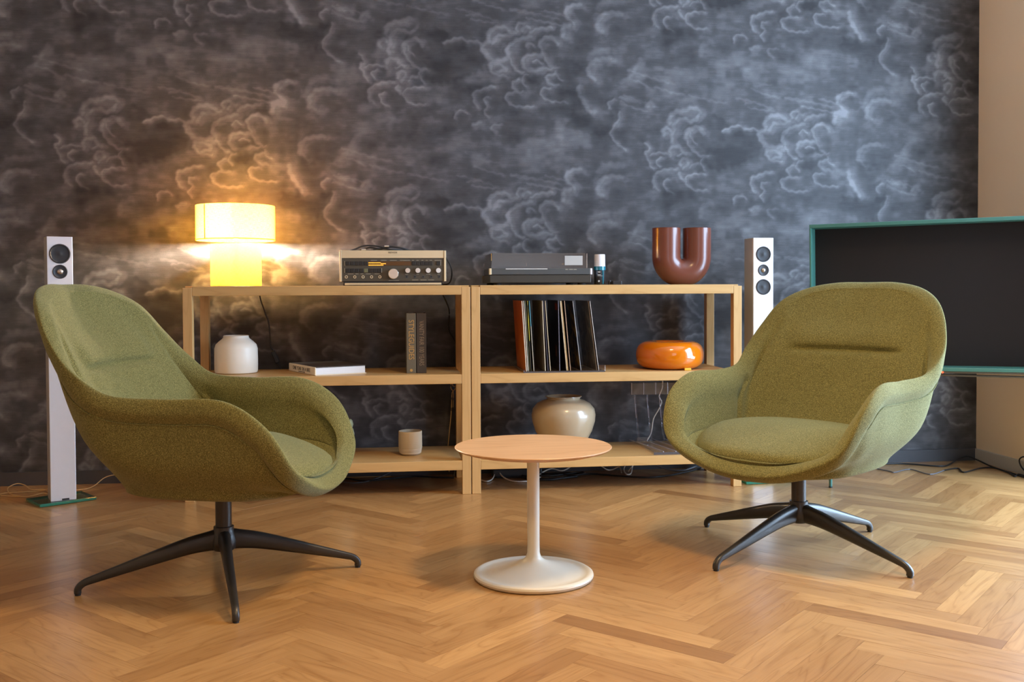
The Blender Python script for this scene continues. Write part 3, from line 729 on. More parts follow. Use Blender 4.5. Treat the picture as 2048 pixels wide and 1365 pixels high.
# ------------------------------------------------------------------ stereo receiver
RX0, RX1, RY = -.212, .246, 4.385
e = empty('receiver', ((RX0+RX1)/2, RY, ZT), 0, 'champagne and dark stereo receiver with round volume knob and cables on top', 'receiver')
cx = (RX0+RX1)/2
def rx(X): return (-.2115+((660+X/7.877)-680)*.002160)-cx
def rz(Y): return (1.0672-((480+Y/7.877)-502)*.00216)-ZT
box('body', -.222, .222, .006, .33, .014, .149, M['panel'], e, .002)
box('side_cheek', rx(152), rx(188), -.004, .33, rz(660), rz(165), M['champ'], e, .0012)
box('side_cheek', rx(1797), rx(1832), -.004, .33, rz(660), rz(170), M['champ'], e, .0012)
box('top_strip', rx(190), rx(1795), -.002, .33, rz(290), rz(168), M['champ'], e, .001)
box('front_panel', rx(190), rx(1795), 0, .008, rz(655), rz(292), M['panel'], e, .0006)
box('foot_strip', rx(232), rx(1755), -.001, .30, rz(715), rz(683), M['champ'], e, .001)
box('plinth_gap', rx(210), rx(1775), .004, .3, 0.0, rz(650), M['blackplastic'], e, 0)
text('lettering', 'REVOX', .0105, (rx(990), -.0032, rz(203)), FRONT, M['blackprint'], e, 1.15)
box('fine_print', rx(740), rx(1270), -.0026, -.002, rz(242), rz(240), M['print'], e, 0)
def btn(X0, X1, Y0, Y1, m='button', nm='button'): return box(nm, rx(X0), rx(X1), -.0035, .001, rz(Y1), rz(Y0), M[m], e, .0006, 1)
for k in range(5): btn(250+70*k, 312+70*k, 343, 403)
for k in range(5): btn(1292+66*k, 1350+66*k, 343, 403)
btn(1680, 1740, 343, 403)
for k in range(8): btn(250+71*k, 312+71*k, 457, 518, 'buttonlit' if k == 4 else 'button')
for X, Y0, Y1 in ((233, 338, 410), (1747, 338, 410), (233, 450, 522), (812, 450, 522)): box('button_frame', rx(X-3), rx(X+3), -.002, .001, rz(Y1), rz(Y0), M['print'], e, 0)
box('display', rx(600), rx(1272), -.0015, .001, rz(408), rz(343), M['amber'], e, .0004)
box('display_bar', rx(605), rx(800), -.0022, -.0012, rz(372), rz(358), M['amberlit'], e, 0)
box('display_bar', rx(605), rx(840), -.0022, -.0012, rz(408), rz(394), M['amberlit'], e, 0)
box('display_bar', rx(800), rx(880), -.0022, -.0012, rz(385), rz(372), M['amberlit'], e, 0)
lathe('volume_knob', [(0, -.016), (.0205, -.016), (.0222, -.014), (.0225, .002), (0, .002)], M['silver'], e, (rx(995), 0, rz(540)), 40, (R(-90), 0, 0)).location.y = -.002
for o in e.children:
    if o.name.startswith('volume_knob'): o.rotation_euler = (R(-90), 0, 0); o.scale = (1, 1, 1)
for X in (1222, 1382, 1546, 1708): lathe('small_knob', [(0, -.011), (.0105, -.011), (.0115, -.0095), (.0118, .002), (0, .002)], M['silver'], e, (rx(X), -.001, rz(487)), 28, (R(-90), 0, 0))
for X in (258, 390, 520, 652, 783): lathe('socket', [(.0035, -.0015), (.0065, -.0015), (.0065, .002), (.0035, .002)], M['champ'], e, (rx(X), 0, rz(587)), 20, (R(-90), 0, 0), closed=True)
for X in (1205, 1335, 1465, 1593, 1722): lathe('socket', [(.004, -.0012), (.0062, -.0012), (.0062, .002), (.004, .002)], M['deck'], e, (rx(X), 0, rz(587)), 20, (R(-90), 0, 0), closed=True)
for X in (258, 390, 520, 652, 783, 1205, 1335, 1465, 1593, 1722): lathe('socket_hole', [(0, -.0008), (.0036, -.0008), (.0036, .001), (0, .001)], M['rubber'], e, (rx(X), 0, rz(587)), 16, (R(-90), 0, 0))
for a_, b_, Y in ((640, 740, 323), (800, 890, 323), (940, 1050, 323), (1100, 1260, 323), (1290, 1320, 323), (1360, 1400, 323), (1440, 1470, 323), (1510, 1540, 323), (1570, 1610, 323), (1650, 1760, 323), (280, 370, 537), (400, 450, 537), (480, 520, 537), (560, 640, 537), (700, 780, 537), (920, 1085, 642), (1180, 1230, 545), (1360, 1400, 545), (1510, 1580, 545), (1690, 1730, 545), (1290, 1390, 635), (1420, 1520, 635), (1545, 1640, 635)):
    box('scale_mark', rx(a_), rx(b_), -.0006, .0002, rz(Y+5), rz(Y), M['print'], e, 0)
# loose cables lying on the receiver
e = empty('cable_bundle', (-.02, 4.52, 1.067), 0, 'loop of black audio cables lying on top of the receiver', 'cable')
zt = .0045
tube('cable', [(-.15, 0, zt), (-.13, .01, .012), (-.09, .02, .028), (-.03, .02, .026), (.02, .03, .012), (.07, .05, zt), (.12, .12, zt)], .004, M['cable'], e)
tube('cable', [(-.12, .05, zt), (-.07, .03, .020), (-.02, .02, .014), (.03, .02, .024), (.08, .03, .018), (.13, .06, zt), (.20, .09, zt)], .004, M['cable'], e)
tube('cable', [(-.14, .03, zt), (-.06, .06, zt+.003), (.02, .0, zt+.006), (.09, .04, zt+.004), (.18, .05, zt)], .004, M['cable'], e)
tube('cable', [(-.10, .08, zt), (0, .10, zt), (.08, .07, zt), (.05, .03, .010), (-.05, .05, .010)], .004, M['cable'], e)
for p in ((.010, .012, .026), (-.092, -.004, .010)): lathe('plug', [(0, -.010), (.0045, -.010), (.0045, .010), (0, .010)], M['silver'], e, p, 16, (0, R(90), 0))
tag(tube('loose_cable', [(.243, 4.70, 1.055), (.262, 4.68, 1.045), (.285, 4.66, 1.005), (.289, 4.66, .96), (.275, 4.67, .925), (.235, 4.70, .921)], .0035, M['cable']), 'black cord curving down the right side of the receiver', 'cable')
tag(tube('loose_cable', [(.235, 4.80, .93), (.255, 4.80, .872), (.284, 4.80, .80), (.283, 4.80, .704), (.317, 4.80, .632), (.325, 4.80, .50), (.33, 4.80, .30), (.32, 4.79, .1), (.30, 4.75, .006)], .0035, M['cable']), 'black cord hanging against the wall behind the books, from the receiver down', 'cable')

# ------------------------------------------------------------------ record player
TX0, TX1, TY = .4337, .9010, 4.392
e = empty('turntable', ((TX0+TX1)/2, TY, ZT), 0, 'dark record player with a smoked clear lid bearing a pale label', 'turntable')
tcx = (TX0+TX1)/2
def tx(X): return .4337+((950+X/6.606)-976)*.002235-tcx
def tz(Y): return (1.0135-((480+Y/6.606)-526)*.002235)-ZT-.0105*(1 if True else 0)
Zb0, Zb1, Zd1, Zl1 = .006, .0455, .074, .142
box('plinth', tx(192), tx(1535), 0, .36, Zb0+.004, Zb1, M['plinth'], e, .002)
box('deck', tx(215), tx(1520), -.004, .36, Zb1+.001, Zd1, M['deck'], e, .0015)
box('end_cap', tx(185), tx(214), -.005, .03, Zb1+.001, Zd1, M['champ'], e, .001)
box('end_cap', tx(1521), tx(1547), -.005, .03, Zb1+.001, Zd1, M['alu'], e, .001)
box('control_strip', tx(400), tx(950), -.0052, -.004, Zd1-.004, Zd1-.001, M['silver'], e, 0)
for a_, b_ in ((1190, 1225), (1240, 1290), (1300, 1340)): box('scale_mark', tx(a_), tx(b_), -.0048, -.004, Zd1-.006, Zd1-.004, M['print'], e, 0)
def dust_cover(parent):
    x0, x1, y0, y1, z0, z1, t = tx(212), tx(1484), .004, .35, Zd1+.0005, Zl1, .004
    V = []; 
    def ring(i, zb): return [(x0+i, y0+i, zb), (x1-i, y0+i, zb), (x1-i, y1-i, zb), (x0+i, y1-i, zb)]
    tp = .006
    V += ring(0, z0)+ring(tp, z1)+ring(t, z0)+ring(tp+t, z1-t)
    F = [(4, 5, 6, 7), (12, 15, 14, 13)]
    for k in range(4):
        l = (k+1) % 4; F += [(k, l, 4+l, 4+k), (8+l, 8+k, 12+k, 12+l), (k, 8+k, 8+l, l)]
    me = bpy.data.meshes.new('lid'); me.from_pydata(V, [], F); return link('lid', me, M['smoked'], parent)
lid = dust_cover(e)
box('lid_label', tx(1185), tx(1424), .0028, .0036, Zd1+.014, Zd1+.056, M['label'], lid, 0)
box('lid_edge', tx(1478), tx(1484), .002, .006, Zd1+.002, Zl1-.002, M['silver'], lid, 0); box('lid_edge', tx(212), tx(218), .002, .008, Zd1+.034, Zl1-.002, M['gold'], lid, 0)
lathe('platter', [(0, 0), (.15, 0), (.15, .010), (0, .010)], M['blackplastic'], e, (-.04, .17, Zd1), 48)
lathe('spindle', [(0, 0), (.003, 0), (.003, .018), (0, .018)], M['silver'], e, (-.04, .17, Zd1+.01), 12)
tube('tonearm', [(.16, .26, Zd1+.03), (.155, .12, Zd1+.028), (.13, .04, Zd1+.022), (.10, .03, Zd1+.018)], .004, M['silver'], e)
for sx in (-.19, .19):
    for sy in (.03, .33): lathe('foot', [(0, 0), (.018, 0), (.018, .011), (0, .011)], M['rubber'], e, (sx, sy, 0), 20)

# bottle, small boxes, vase on the right unit
e = empty('cleaning_bottle', (.944, 4.44, ZT), 0, 'small dark and teal bottle with a clear cap beside the record player', 'bottle')
lathe('body', [(0, 0), (.0235, 0), (.025, .002), (.025, .064), (.023, .068), (0, .068)], M['blackplastic'], e, n=40)
lathe('teal_band', [(0, .066), (.0262, .066), (.0268, .070), (.0262, .083), (0, .083)], M['tealliquid'], e, n=40)
lathe('cap', [(0, .083), (.0255, .083), (.0248, .134), (.0235, .1375), (0, .1375)], M['clearcap'], e, n=40)
box('label_stripe', .008, .013, -.0256, -.022, .004, .066, M['tealliquid'], e, 0)
box('label_print', -.013, -.002, -.0256, -.021, .056, .0595, M['label'], e, 0); box('label_print', -.014, .0, -.0256, -.021, .044, .0465, M['label'], e, 0); box('label_print', -.014, .010, -.0256, -.021, .0395, .041, M['label'], e, 0)
lathe('label_emblem', [(0, 0), (.0042, 0), (.0042, .004), (0, .004)], M['label'], e, (-.009, -.0232, .017), 20, (R(90), 0, 0))
e = empty('stylus_brush', (.9855, 4.42, ZT), 0, 'tiny black upright brush handle between the bottle and the flat black box', 'brush')
lathe('handle', [(0, 0), (.007, .001), (.0078, .012), (.006, .019), (0, .021)], M['blackplastic'], e, n=20)
tag(box('small_box', .996, 1.037, 4.40, 4.44, ZT, ZT+.0175, M['blackplastic'], None, .002), 'small flat black box lying between the bottle and the vase', 'box')

def u_vase():
    e = empty('tube_vase', (1.358, 4.55, ZT), 0, 'red-brown glazed U-shaped vase with two upright tubes', 'vase')
    Rm, r, zt_, zc = .0735, .0655, .2635, .128
    path = [(-Rm, zt_), (-Rm, zt_-.04), (-Rm, zt_-.09)]
    for k in range(0, 25):
        a = math.pi+math.pi*k/24; path.append((Rm*math.cos(a), zc+Rm*math.sin(a)))
    path += [(Rm, zt_-.09), (Rm, zt_-.04), (Rm, zt_)]
    path = [np.array((x, 0, z)) for x, z in path]; n = len(path); S = 40
    V, F = [], []
    for i, p in enumerate(path):
        t = path[min(i+1, n-1)]-path[max(i-1, 0)]; t /= np.linalg.norm(t); u = np.array((-t[2], 0, t[0]))
        for k in range(S):
            a = 2*math.pi*k/S; q = p+r*(math.cos(a)*u+math.sin(a)*np.array((0, 1., 0))); 
            V.append((q[0], q[1], max(q[2], 0)))
    for i in range(n-1):
        for k in range(S):
            l = (k+1) % S; F.append((i*S+k, i*S+l, (i+1)*S+l, (i+1)*S+k))
    me = bpy.data.meshes.new('body'); me.from_pydata(V, [], F)
    bm = bmesh.new(); bm.from_mesh(me); bmesh.ops.recalc_face_normals(bm, faces=bm.faces[:]); bm.to_mesh(me); bm.free()
    link('body', me, M['brownvase'], e, smooth=True)
    for s in (-1, 1): lathe('rim', [(r, zt_-.001), (r, zt_), (r-.002, zt_+.0012), (r-.004, zt_), (r-.005, zt_-.10), (0, zt_-.10)], M['brownvase'], e, (s*Rm, 0, 0), 40)
    return e
u_vase()

# ------------------------------------------------------------------ middle shelf things
tag(lathe('jar_vase', [(0, 0), (.086, 0), (.092, .004), (.0945, .014), (.0950, .06), (.0940, .110), (.0890, .128), (.0760, .141), (.0600, .154), (.0560, .160), (.0555, .167), (.0530, .169), (.0500, .165), (.0520, .150), (.085, .12), (.088, .012), (0, .010)], M['cream'], None, (-.684, 4.60, ZM), 72), 'matte cream ceramic jar with short neck behind the left armchair', 'vase')
# lying book
e = empty('lying_book', (-.318, 4.385, ZM), R(25), 'white book with a cream spine lying flat on the left unit', 'book', None)
bw, bl, bt = .236, .33, .037
box('pages', .003, bw-.004, .003, bl-.003, .0035, bt-.0035, M['whitepage'], e, .001)
box('front_cover', 0, bw, 0, bl, bt-.003, bt, M['photo'], e, .0008); box('back_cover', 0, bw, 0, bl, 0, .003, M['creamcover'], e, .0008)
box('spine', -.004, .003, 0, bl, .0005, bt-.0005, M['creamcover'], e, .003)
tx_rot = (Matrix.Rotation(R(-90), 3, 'Z') @ Matrix.Rotation(R(90), 3, 'X')).to_euler()
text('lettering', 'ONE YEAR ON A BIKE', .0235, (-.0045, .165, bt*.52), tx_rot, M['blackprint'], e, .95)
text('lettering', 'FROM AMSTERDAM TO SINGAPORE', .0050, (-.0045, .16, bt*.18), tx_rot, M['blackprint'], e, 1.0)
# two standing books
def standing_book(name, x0, x1, m, txt, size, sx, tm, label, mark=False):
    e = empty(name, ((x0+x1)/2, 4.435, ZM), 0, label, 'book', 'art books standing on the left unit'); h, wd = .2665, (x1-x0)/2
    box('spine', -wd, wd, 0, .006, 0, h, m, e, .002); box('front_cover', wd-.003, wd, .004, .225, 0, h, m, e, .001); box('back_cover', -wd, -wd+.003, .004, .225, 0, h, m, e, .001)
    box('pages', -wd+.003, wd-.003, .006, .222, .003, h-.004, M['whitepage'], e, 0)
    text('lettering', txt, size, (0, -.0006, h*.56 if mark else h*.5), DOWN, tm, e, sx)
    if mark: lathe('emblem', [(0, 0), (.0062, 0), (.0062, .0015), (0, .0015)], tm, e, (0, .0008, .014), 24, (R(90), 0, 0))
standing_book('standing_book', .0735, .1155, M['styleg'], 'STYLEGUIDES', .034, .86, M['gold'], 'grey-green book with gold spine lettering standing beside a darker book', True)
standing_book('standing_book', .1180, .1610, M['darkbook'], 'VANITY FAIR 100 YEARS', .030, .62, M['greytxt'], 'dark brown book with dull bronze spine lettering, right of the gold lettered book')
# vinyl records in their clear rack
recs = [(.582,.601,.0035,'orange cover',(.62,.13,.015),(.70,.20,.03),(.75,.68,.52)),
 (.5905,.6085,.003,'pale spine',(.35,.36,.33),(.55,.55,.48),(.70,.68,.58)),(.5985,.6145,.003,'teal and white spine',(.10,.25,.30),(.6,.6,.55),(.32,.42,.44)),
 (.6075,.6225,.003,'black and yellow spine',(.02,.02,.02),(.4,.36,.04),(.03,.03,.03)),(.6160,.6360,.003,'light blue spine',(.05,.05,.05),(.12,.10,.08),(.10,.34,.45)),
 (.6730,.6865,.003,'worn grey paper cover',(.34,.30,.20),(.42,.37,.26),(.66,.58,.42)),(.6795,.6995,.003,'dark spotted spine',(.04,.035,.05),(.10,.09,.1),(.07,.06,.08)),(.6880,.7105,.003,'cream spine',(.05,.045,.05),(.08,.07,.06),(.62,.50,.32)),
 (.7460,.7515,.003,'black cover with a red mark',(.010,.009,.008),(.018,.012,.01),(.16,.16,.20)),(.7575,.7870,.009,'thick cream spine',(.015,.012,.01),(.02,.015,.01),(.66,.58,.40)),(.7725,.7995,.003,'tan spine',(.03,.02,.015),(.05,.03,.02),(.42,.28,.18)),
 (.8115,.8480,.003,'black and gold cover',(.02,.015,.01),(.34,.22,.05),(.30,.31,.32)),(.8820,.9210,.0025,'grey photo cover',(.12,.12,.135),(.26,.24,.25),(.30,.27,.25)),(.8880,.9280,.0025,'thin white edge',(.05,.04,.04),(.1,.08,.08),(.62,.58,.52))]
rlab = ['record sleeve with bright orange cover, leftmost in the clear rack','record sleeve with a pale grey spine touching the orange one','record sleeve with blue-grey spine, third from the left end','record sleeve with black spine and a yellow patch','record sleeve with a light blue spine left of the worn grey cover',
 'record in a worn grey-beige paper sleeve with cream edge','thin dark spotted record spine right of the worn grey sleeve','cream record spine left of the large black cover','black record sleeve with a small red mark near its top','thick cream record spine in the middle of the rack',
 'thin tan record spine leaning on the thick cream one','black and gold record sleeve leaning right','dark grey photo sleeve, second from the right end','thin record sleeve with a white edge, rightmost in the rack']
for k, (xt, xb, th, nm, c1, c2, cs) in enumerate(recs):
    yy = 4.385+(k*37 % 5)*.0025
    h = .313; lean = math.atan2(xb-xt, h)
    e = empty('record_sleeve', (xb, yy, ZM+.0065), 0, rlab[k], 'record', 'vinyl records in the clear rack'); e.rotation_euler = (0, -lean, 0)
    mm = record_material('sleeve_'+nm.replace(' ', '_'), c1, c2, 6+k, .52)
    box('sleeve', -th/2, th/2, .001, .311, 0, h, mm, e, 0)
    if k == 3:
        box('spine', -th/2, th/2, 0, .001, 0, .13, plain('spine_black', (.03, .03, .03)), e, 0); box('spine', -th/2, th/2, 0, .001, .135, .235, plain('spine_yellow', (.5, .46, .06)), e, 0)
    elif k == 4:
        box('spine', -th/2, th/2, 0, .001, .20, h, plain('spine_blue', cs), e, 0); box('spine', -th/2, th/2, 0, .001, 0, .20, plain('spine_cream', (.5, .46, .38)), e, 0)
    else: box('spine', -th/2, th/2, 0, .001, 0, h, plain('spine_'+nm.replace(' ', '_'), cs, .6, 0, 0, .35, 60), e, 0)
    if k == 8:
        box('cover_mark', -th/2-.0004, -th/2, .03, .09, .270, .300, plain('red_mark', (.30, .05, .03)), e, 0); box('cover_mark', -th/2-.0004, -th/2, .06, .10, .06, .11, plain('rust_mark', (.22, .09, .03)), e, 0)
e = empty('record_rack', (.766, 4.52, ZM), 0, 'low clear acrylic rack holding the vinyl records', 'rack')
box('base', -.180, .188, -.150, .17, .0003, .0052, M['acrylic'], e, .001)
box('front_lip', -.180, .188, -.1505, -.148, .0, .0062, M['darkedge'], e, 0)
box('end_lip', .184, .188, -.15, .17, .004, .030, M['acrylic'], e, .001); box('end_lip', -.180, -.176, -.15, .17, .004, .014, M['acrylic'], e, .001)
# orange ring lamp
e = empty('ring_lamp', (1.292, 4.520, ZM), 0, 'glossy orange glass ring lamp, unlit, on the right unit', 'lamp')
prof = []
for k in range(40):
    a = 2*math.pi*k/40; c, s = math.cos(a), math.sin(a)
    prof.append((.0925+.0645*math.copysign(abs(c)**.85, c), .064+.0635*math.copysign(abs(s)**.85, s)))
lathe('ring', prof, M['orange'], e, n=96, closed=True)
box('tag', .030, .060, -.140, -.128, .0005, .011, M['yellowtag'], e, .001)
tag(tube('white_cable', [(1.33, 4.60, ZM+.004), (1.338, 4.76, ZM+.003), (1.337, 4.80, .50), (1.336, 4.80, .44), (1.333, 4.80, .403), (1.318, 4.80, .369), (1.323, 4.80, .354), (1.331, 4.80, .336), (1.318, 4.80, .304), (1.290, 4.80, .255), (1.282, 4.80, .206), (1.272, 4.80, .172), (1.24, 4.80, .12), (1.2, 4.79, .05), (1.15, 4.75, .006)], .0028, M['whitecable']), 'white cord hanging from the orange ring lamp behind the clear stand', 'cable')

# ------------------------------------------------------------------ bottom shelf things
tag(lathe('round_pot', [(0, 0), (.078, 0), (.086, .006), (.105, .045), (.132, .095), (.1455, .140), (.1480, .168), (.143, .196), (.124, .220), (.098, .234), (.080, .238), (.076, .242), (.0775, .248), (.084, .252), (.0835, .2545), (.078, .254), (.070, .246), (.070, .236), (.10, .226), (.13, .18), (.12, .10), (.07, .02), (0, .015)], M['beigepot'], None, (.797, 4.555, ZB), 80), 'round bellied beige glazed pot standing behind the side table', 'pot')
e = empty('stoneware_cup', (.090, 4.55, ZB), 0, 'small straight beige stoneware cup on the bottom board', 'cup')
lathe('body', [(.0520, .030), (.0535, .032), (.0530, .1075), (.0515, .109), (.0495, .1075), (.0495, .010), (0, .008)], M['stone'], e, n=56)
lathe('foot', [(0, 0), (.036, 0), (.044, .005), (.0505, .016), (.0530, .030), (.0520, .0315)], M['stonelow'], e, n=56)
tag(lathe('ribbed_vase', [(0, 0), (.05, 0), (.062, .015), (.066, .035), (.060, .058), (.0585, .065), (.066, .085), (.069, .105), (.064, .125), (.060, .132), (.064, .148), (.060, .165), (.052, .172), (.048, .168), (.055, .15), (.05, .02), (0, .01)], M['palegreen'], None, (-.228, 4.52, ZB), 56), 'pale green ribbed vase almost hidden behind the left armchair', 'vase')
# clear acrylic stand
e = empty('acrylic_stand', (1.305, 4.60, ZB), 0, 'clear acrylic magazine stand with ribs on the bottom board', 'stand')
box('upper_panel', -.140, .115, .15, .156, .232, .290, M['acrylic'], e, .002)
for k in range(5): box('panel_rib', -.140+.060*k, -.136+.060*k, .148, .158, .233, .291, M['acrylicedge'], e, .001)
for k in range(4):
    x = -.120+.062*k
    tube('support', [(x, .150, .232), (x+.004, .152, .18), (x+.010, .150, .12), (x+.012, .146, .06), (x+.018, .13, .012)], .0055, M['acrylic'], e, 6, 8)
    tube('support', [(x-.004, .150, .22), (x, .152, .18), (x+.005, .150, .12)], .0018, M['acrylicedge'], e, 6, 6)
box('base_tray', -.128, .125, -.225, .150, .0005, .012, M['acrylic'], e, .003)
for k in range(5): o = box('tray_rib', -.002, .002, -.19, .19, 0, .004, M['acrylicedge'], e, 0); o.location = (-.115+.058*k, -.035, .0135); o.rotation_euler = (0, 0, R(10))
box('tray_edge', -.128, .125, -.2262, -.2245, .0005, .012, M['darkedge'], e, 0)
box('tray_block', -.136, -.080, .05, .15, .012, .040, M['acrylic'], e, .004)

# ------------------------------------------------------------------ loudspeakers
def speaker(loc, rz, wd, label, drivers, base_pts, hgt):
    e = empty('tower_speaker', loc, R(rz), label, 'speaker', 'slim silver tower speakers'); h0 = .0145; dp = .105
    # cabinet: front plate and side shell
    box('cabinet', -wd/2, wd/2, .010, dp, h0, hgt, M['aluside'], e, .002)
    box('front_plate', -wd/2, wd/2, 0, .0102, h0, hgt, M['alu'], e, .0015)
    for z, r, dome in drivers:
        if dome:
            d = lathe('tweeter', [(r, -.0005), (r*.97, -.003), (r*.90, -.0038), (r*.80, -.0028), (r*.62, -.0016), (r*.44, -.0012), (0, -.0012)], M['ring'], e, (0, .0, z), 40, (R(-90), 0, 0))
            lathe('dome', [(0, -.0085), (r*.18, -.0078), (r*.32, -.0058), (r*.42, -.0012)], M['dome'], d, (0, 0, 0), 32)
        else:
            d = lathe('woofer', [(r, -.001), (r*.97, -.0035), (r*.90, -.004), (r*.82, -.001)], M['ring'], e, (0, 0, z), 48, (R(-90), 0, 0))
            lathe('cone', [(r*.84, -.002), (r*.70, -.0008), (r*.35, -.0012), (r*.16, -.002), (0, -.0035)], M['cone'], d, (0, 0, 0), 40)
    g = boxme((.232, .175, .0125), .002, 1); g.materials.append(M['glasstop']); g.materials.append(M['glassedge'])
    for p in g.polygons: p.material_index = 0 if abs(p.normal.z) > .9 else 1
    o = link('glass_base', g, None, e, (base_pts[0], base_pts[1], .0078), (0, 0, base_pts[2]))
    box('nameplate', -.006, .022, -.0012, 0, h0+.002, h0+.009, M['blackprint'], e, 0)
    return e
speaker((-1.368, 4.392, 0), 24, .099, 'silver tower speaker on a glass foot, at the far left', [(1.054, .0415, False), (.979, .0295, True), (.884, .0415, False)], (.0, .075, R(12)), 1.126)
speaker((1.700, 4.405, 0), 3, .097, 'silver tower speaker on a glass foot, between the shelves and the television', [(1.053, .036, False), (.980, .0265, True), (.903, .036, False)], (.02, .065, R(2)), 1.128)

# ------------------------------------------------------------------ television
e = empty('television', (1.885, 4.310, .531), R(-31.5), 'large television with a deep teal frame in the right corner', 'television')
e.rotation_euler = (0, R(-.7), R(-31.5))
TWd, THt, TDp, tk, ts = 1.09, .652, .20, .016, .009
box('top_ledge', 0, TWd, 0, TDp, THt-tk, THt, M['teal'], e, .002)
box('bottom_ledge', 0, TWd, 0, TDp, 0, tk, M['teal'], e, .002)
box('side_frame', 0, ts, .0, TDp, tk, THt-tk, M['teal'], e, .002); box('side_frame', TWd-ts, TWd, .0, TDp, tk, THt-tk, M['teal'], e, .002)
box('screen', ts, TWd-ts, .125, .15, tk, THt-tk, M['screen'], e, 0)
box('sensor_bar', .50, TWd-.02, .004, .03, -.008, 0, M['panel'], e, .001)
led = lathe('standby_light', [(0, -.002), (.004, -.002), (.004, .002), (0, .002)], M['redled'], e, (.548, .001, -.004), 16, (R(90), 0, 0))
e2 = empty('television_stand', (2.30, 4.20, 0), R(-31.5), 'slim dark green metal leg stand under the television', 'stand')
def loc2(x, y):
    v = Matrix.Rotation(R(31.5), 3, 'Z') @ Vector((x-2.30, y-4.20, 0)); return v.x, v.y
for (wx, wy) in ((1.962, 4.265), (2.045, 4.445), (2.78, 3.80), (2.88, 3.96)):
    lx, ly = loc2(wx, wy); tube('leg', [(lx, ly, .004), (lx, ly, .30), (lx, ly, .52)], .008, M['teal'], e2, 2, 12, radii=lambda t: .0070+.003*t)
    lathe('foot', [(0, 0), (.008, 0), (.008, .006), (0, .006)], M['rubber'], e2, (lx, ly, 0), 14)
a1, b1 = loc2(1.962, 4.265), loc2(2.78, 3.80); a2, b2 = loc2(2.045, 4.445), loc2(2.88, 3.96)
tube('crossbar', [(*a1, .521), (*b1, .521)], .005, M['panel'], e2, 1, 10); tube('crossbar', [(*a2, .521), (*b2, .521)], .005, M['panel'], e2, 1, 10)

# ------------------------------------------------------------------ cables
def fc(name, pts, r, m, label, sub=6):
    return tag(tube(name, [(x, y, max(z, r+.0006)) for x, y, z in pts], r, M[m], None, sub, 8), label, 'cable')
def fl(pts, z=.004): return [(x, y, z) for x, y in pts]
fc('television_cable', fl([(2.45, 4.78), (2.585, 4.77), (2.723, 4.676), (2.80, 4.72)])+[(2.88, 4.79, .012), (2.94, 4.80, .028), (2.96, 4.74, .02), (2.965, 4.62, .006), (2.96, 4.45, .004), (2.95, 4.2, .004)], .004, 'cable', 'thick black cable bending along the right wall')
fc('television_cable', fl([(2.38, 4.66), (2.411, 4.583), (2.421, 4.554), (2.534, 4.619), (2.56, 4.482), (2.683, 4.57)]), .0028, 'greycable', 'thin grey cable wriggling on the floor behind the right armchair')
fc('television_cable', fl([(2.683, 4.57), (2.778, 4.611), (2.748, 4.507), (2.887, 4.596), (2.96, 4.60), (2.955, 4.474), (2.925, 4.375), (2.975, 4.42), (2.97, 4.30)], .0045), .0035, 'cable', 'thin black cable tangled by the right wall')
fc('television_cable', [(2.98, 4.30, .004), (2.995, 4.42, .03), (2.99, 4.44, .07), (2.995, 4.40, .09), (2.99, 4.32, .06), (2.98, 4.2, .02)], .0035, 'cable', 'black cable loop standing against the right wall at the frame edge')
fc('speaker_wire', [(-1.48, 4.55, .02), (-1.50, 4.62, .006), (-1.542, 4.69, .006), (-1.60, 4.70, .006), (-1.66, 4.79, .010), (-1.70, 4.80, .016), (-1.72, 4.75, .006), (-1.66, 4.62, .004), (-1.57, 4.55, .004), (-1.53, 4.62, .004), (-1.50, 4.60, .004)], .0022, 'goldcable', 'looped gold speaker wire on the floor left of the left speaker')
fc('speaker_wire', [(-1.48, 4.60, .03), (-1.55, 4.68, .004), (-1.63, 4.66, .004), (-1.69, 4.65, .004), (-1.70, 4.60, .004), (-1.60, 4.56, .004)], .0018, 'goldcable', 'thin gold wire coil on the floor in the left corner')
fc('speaker_wire', [(-1.36, 4.50, .03), (-1.40, 4.66, .006), (-1.363, 4.694, .004), (-1.34, 4.74, .010), (-1.31, 4.79, .035), (-1.26, 4.80, .045), (-1.20, 4.80, .03), (-1.1, 4.80, .006), (-.8, 4.805, .004), (-.4, 4.805, .004), (0, 4.805, .004)], .0022, 'goldcable', 'gold speaker wire rising from the floor right of the left speaker')
fc('loose_cable', [(.42, 4.639, .006), (.445, 4.60, .006), (.477, 4.66, .008), (.498, 4.76, .03), (.480, 4.80, .055), (.44, 4.80, .05)], .003, 'whitecable', 'white cord loop beside the middle posts under the right unit')
fc('loose_cable', [(.52, 4.79, .05), (.519, 4.69, .018), (.561, 4.60, .005), (.631, 4.584, .005), (.70, 4.66, .005), (.713, 4.72, .012), (.775, 4.78, .024), (.831, 4.765, .016), (.90, 4.80, .045)], .0032, 'whitecable', 'long white cord arching under the right unit, behind the table column')
fc('loose_cable', [(1.00, 4.80, .05), (1.045, 4.77, .016), (1.08, 4.79, .010), (1.115, 4.79, .022), (1.11, 4.72, .006)], .003, 'whitecable', 'short white cord hook under the right unit')
fc('loose_cable', [(1.165, 4.80, .055), (1.130, 4.755, .02), (1.126, 4.69, .005), (1.150, 4.70, .005), (1.175, 4.77, .02), (1.19, 4.80, .05)], .003, 'whitecable', 'white cord oval loop under the right unit')
fc('loose_cable', fl([(.50, 4.70), (.61, 4.687), (.737, 4.60), (.86, 4.68), (.956, 4.72), (1.102, 4.636), (1.212, 4.594), (1.323, 4.63), (1.45, 4.72), (1.53, 4.80)], .005), .0045, 'cable', 'long black cord sweeping across the floor under the right unit')
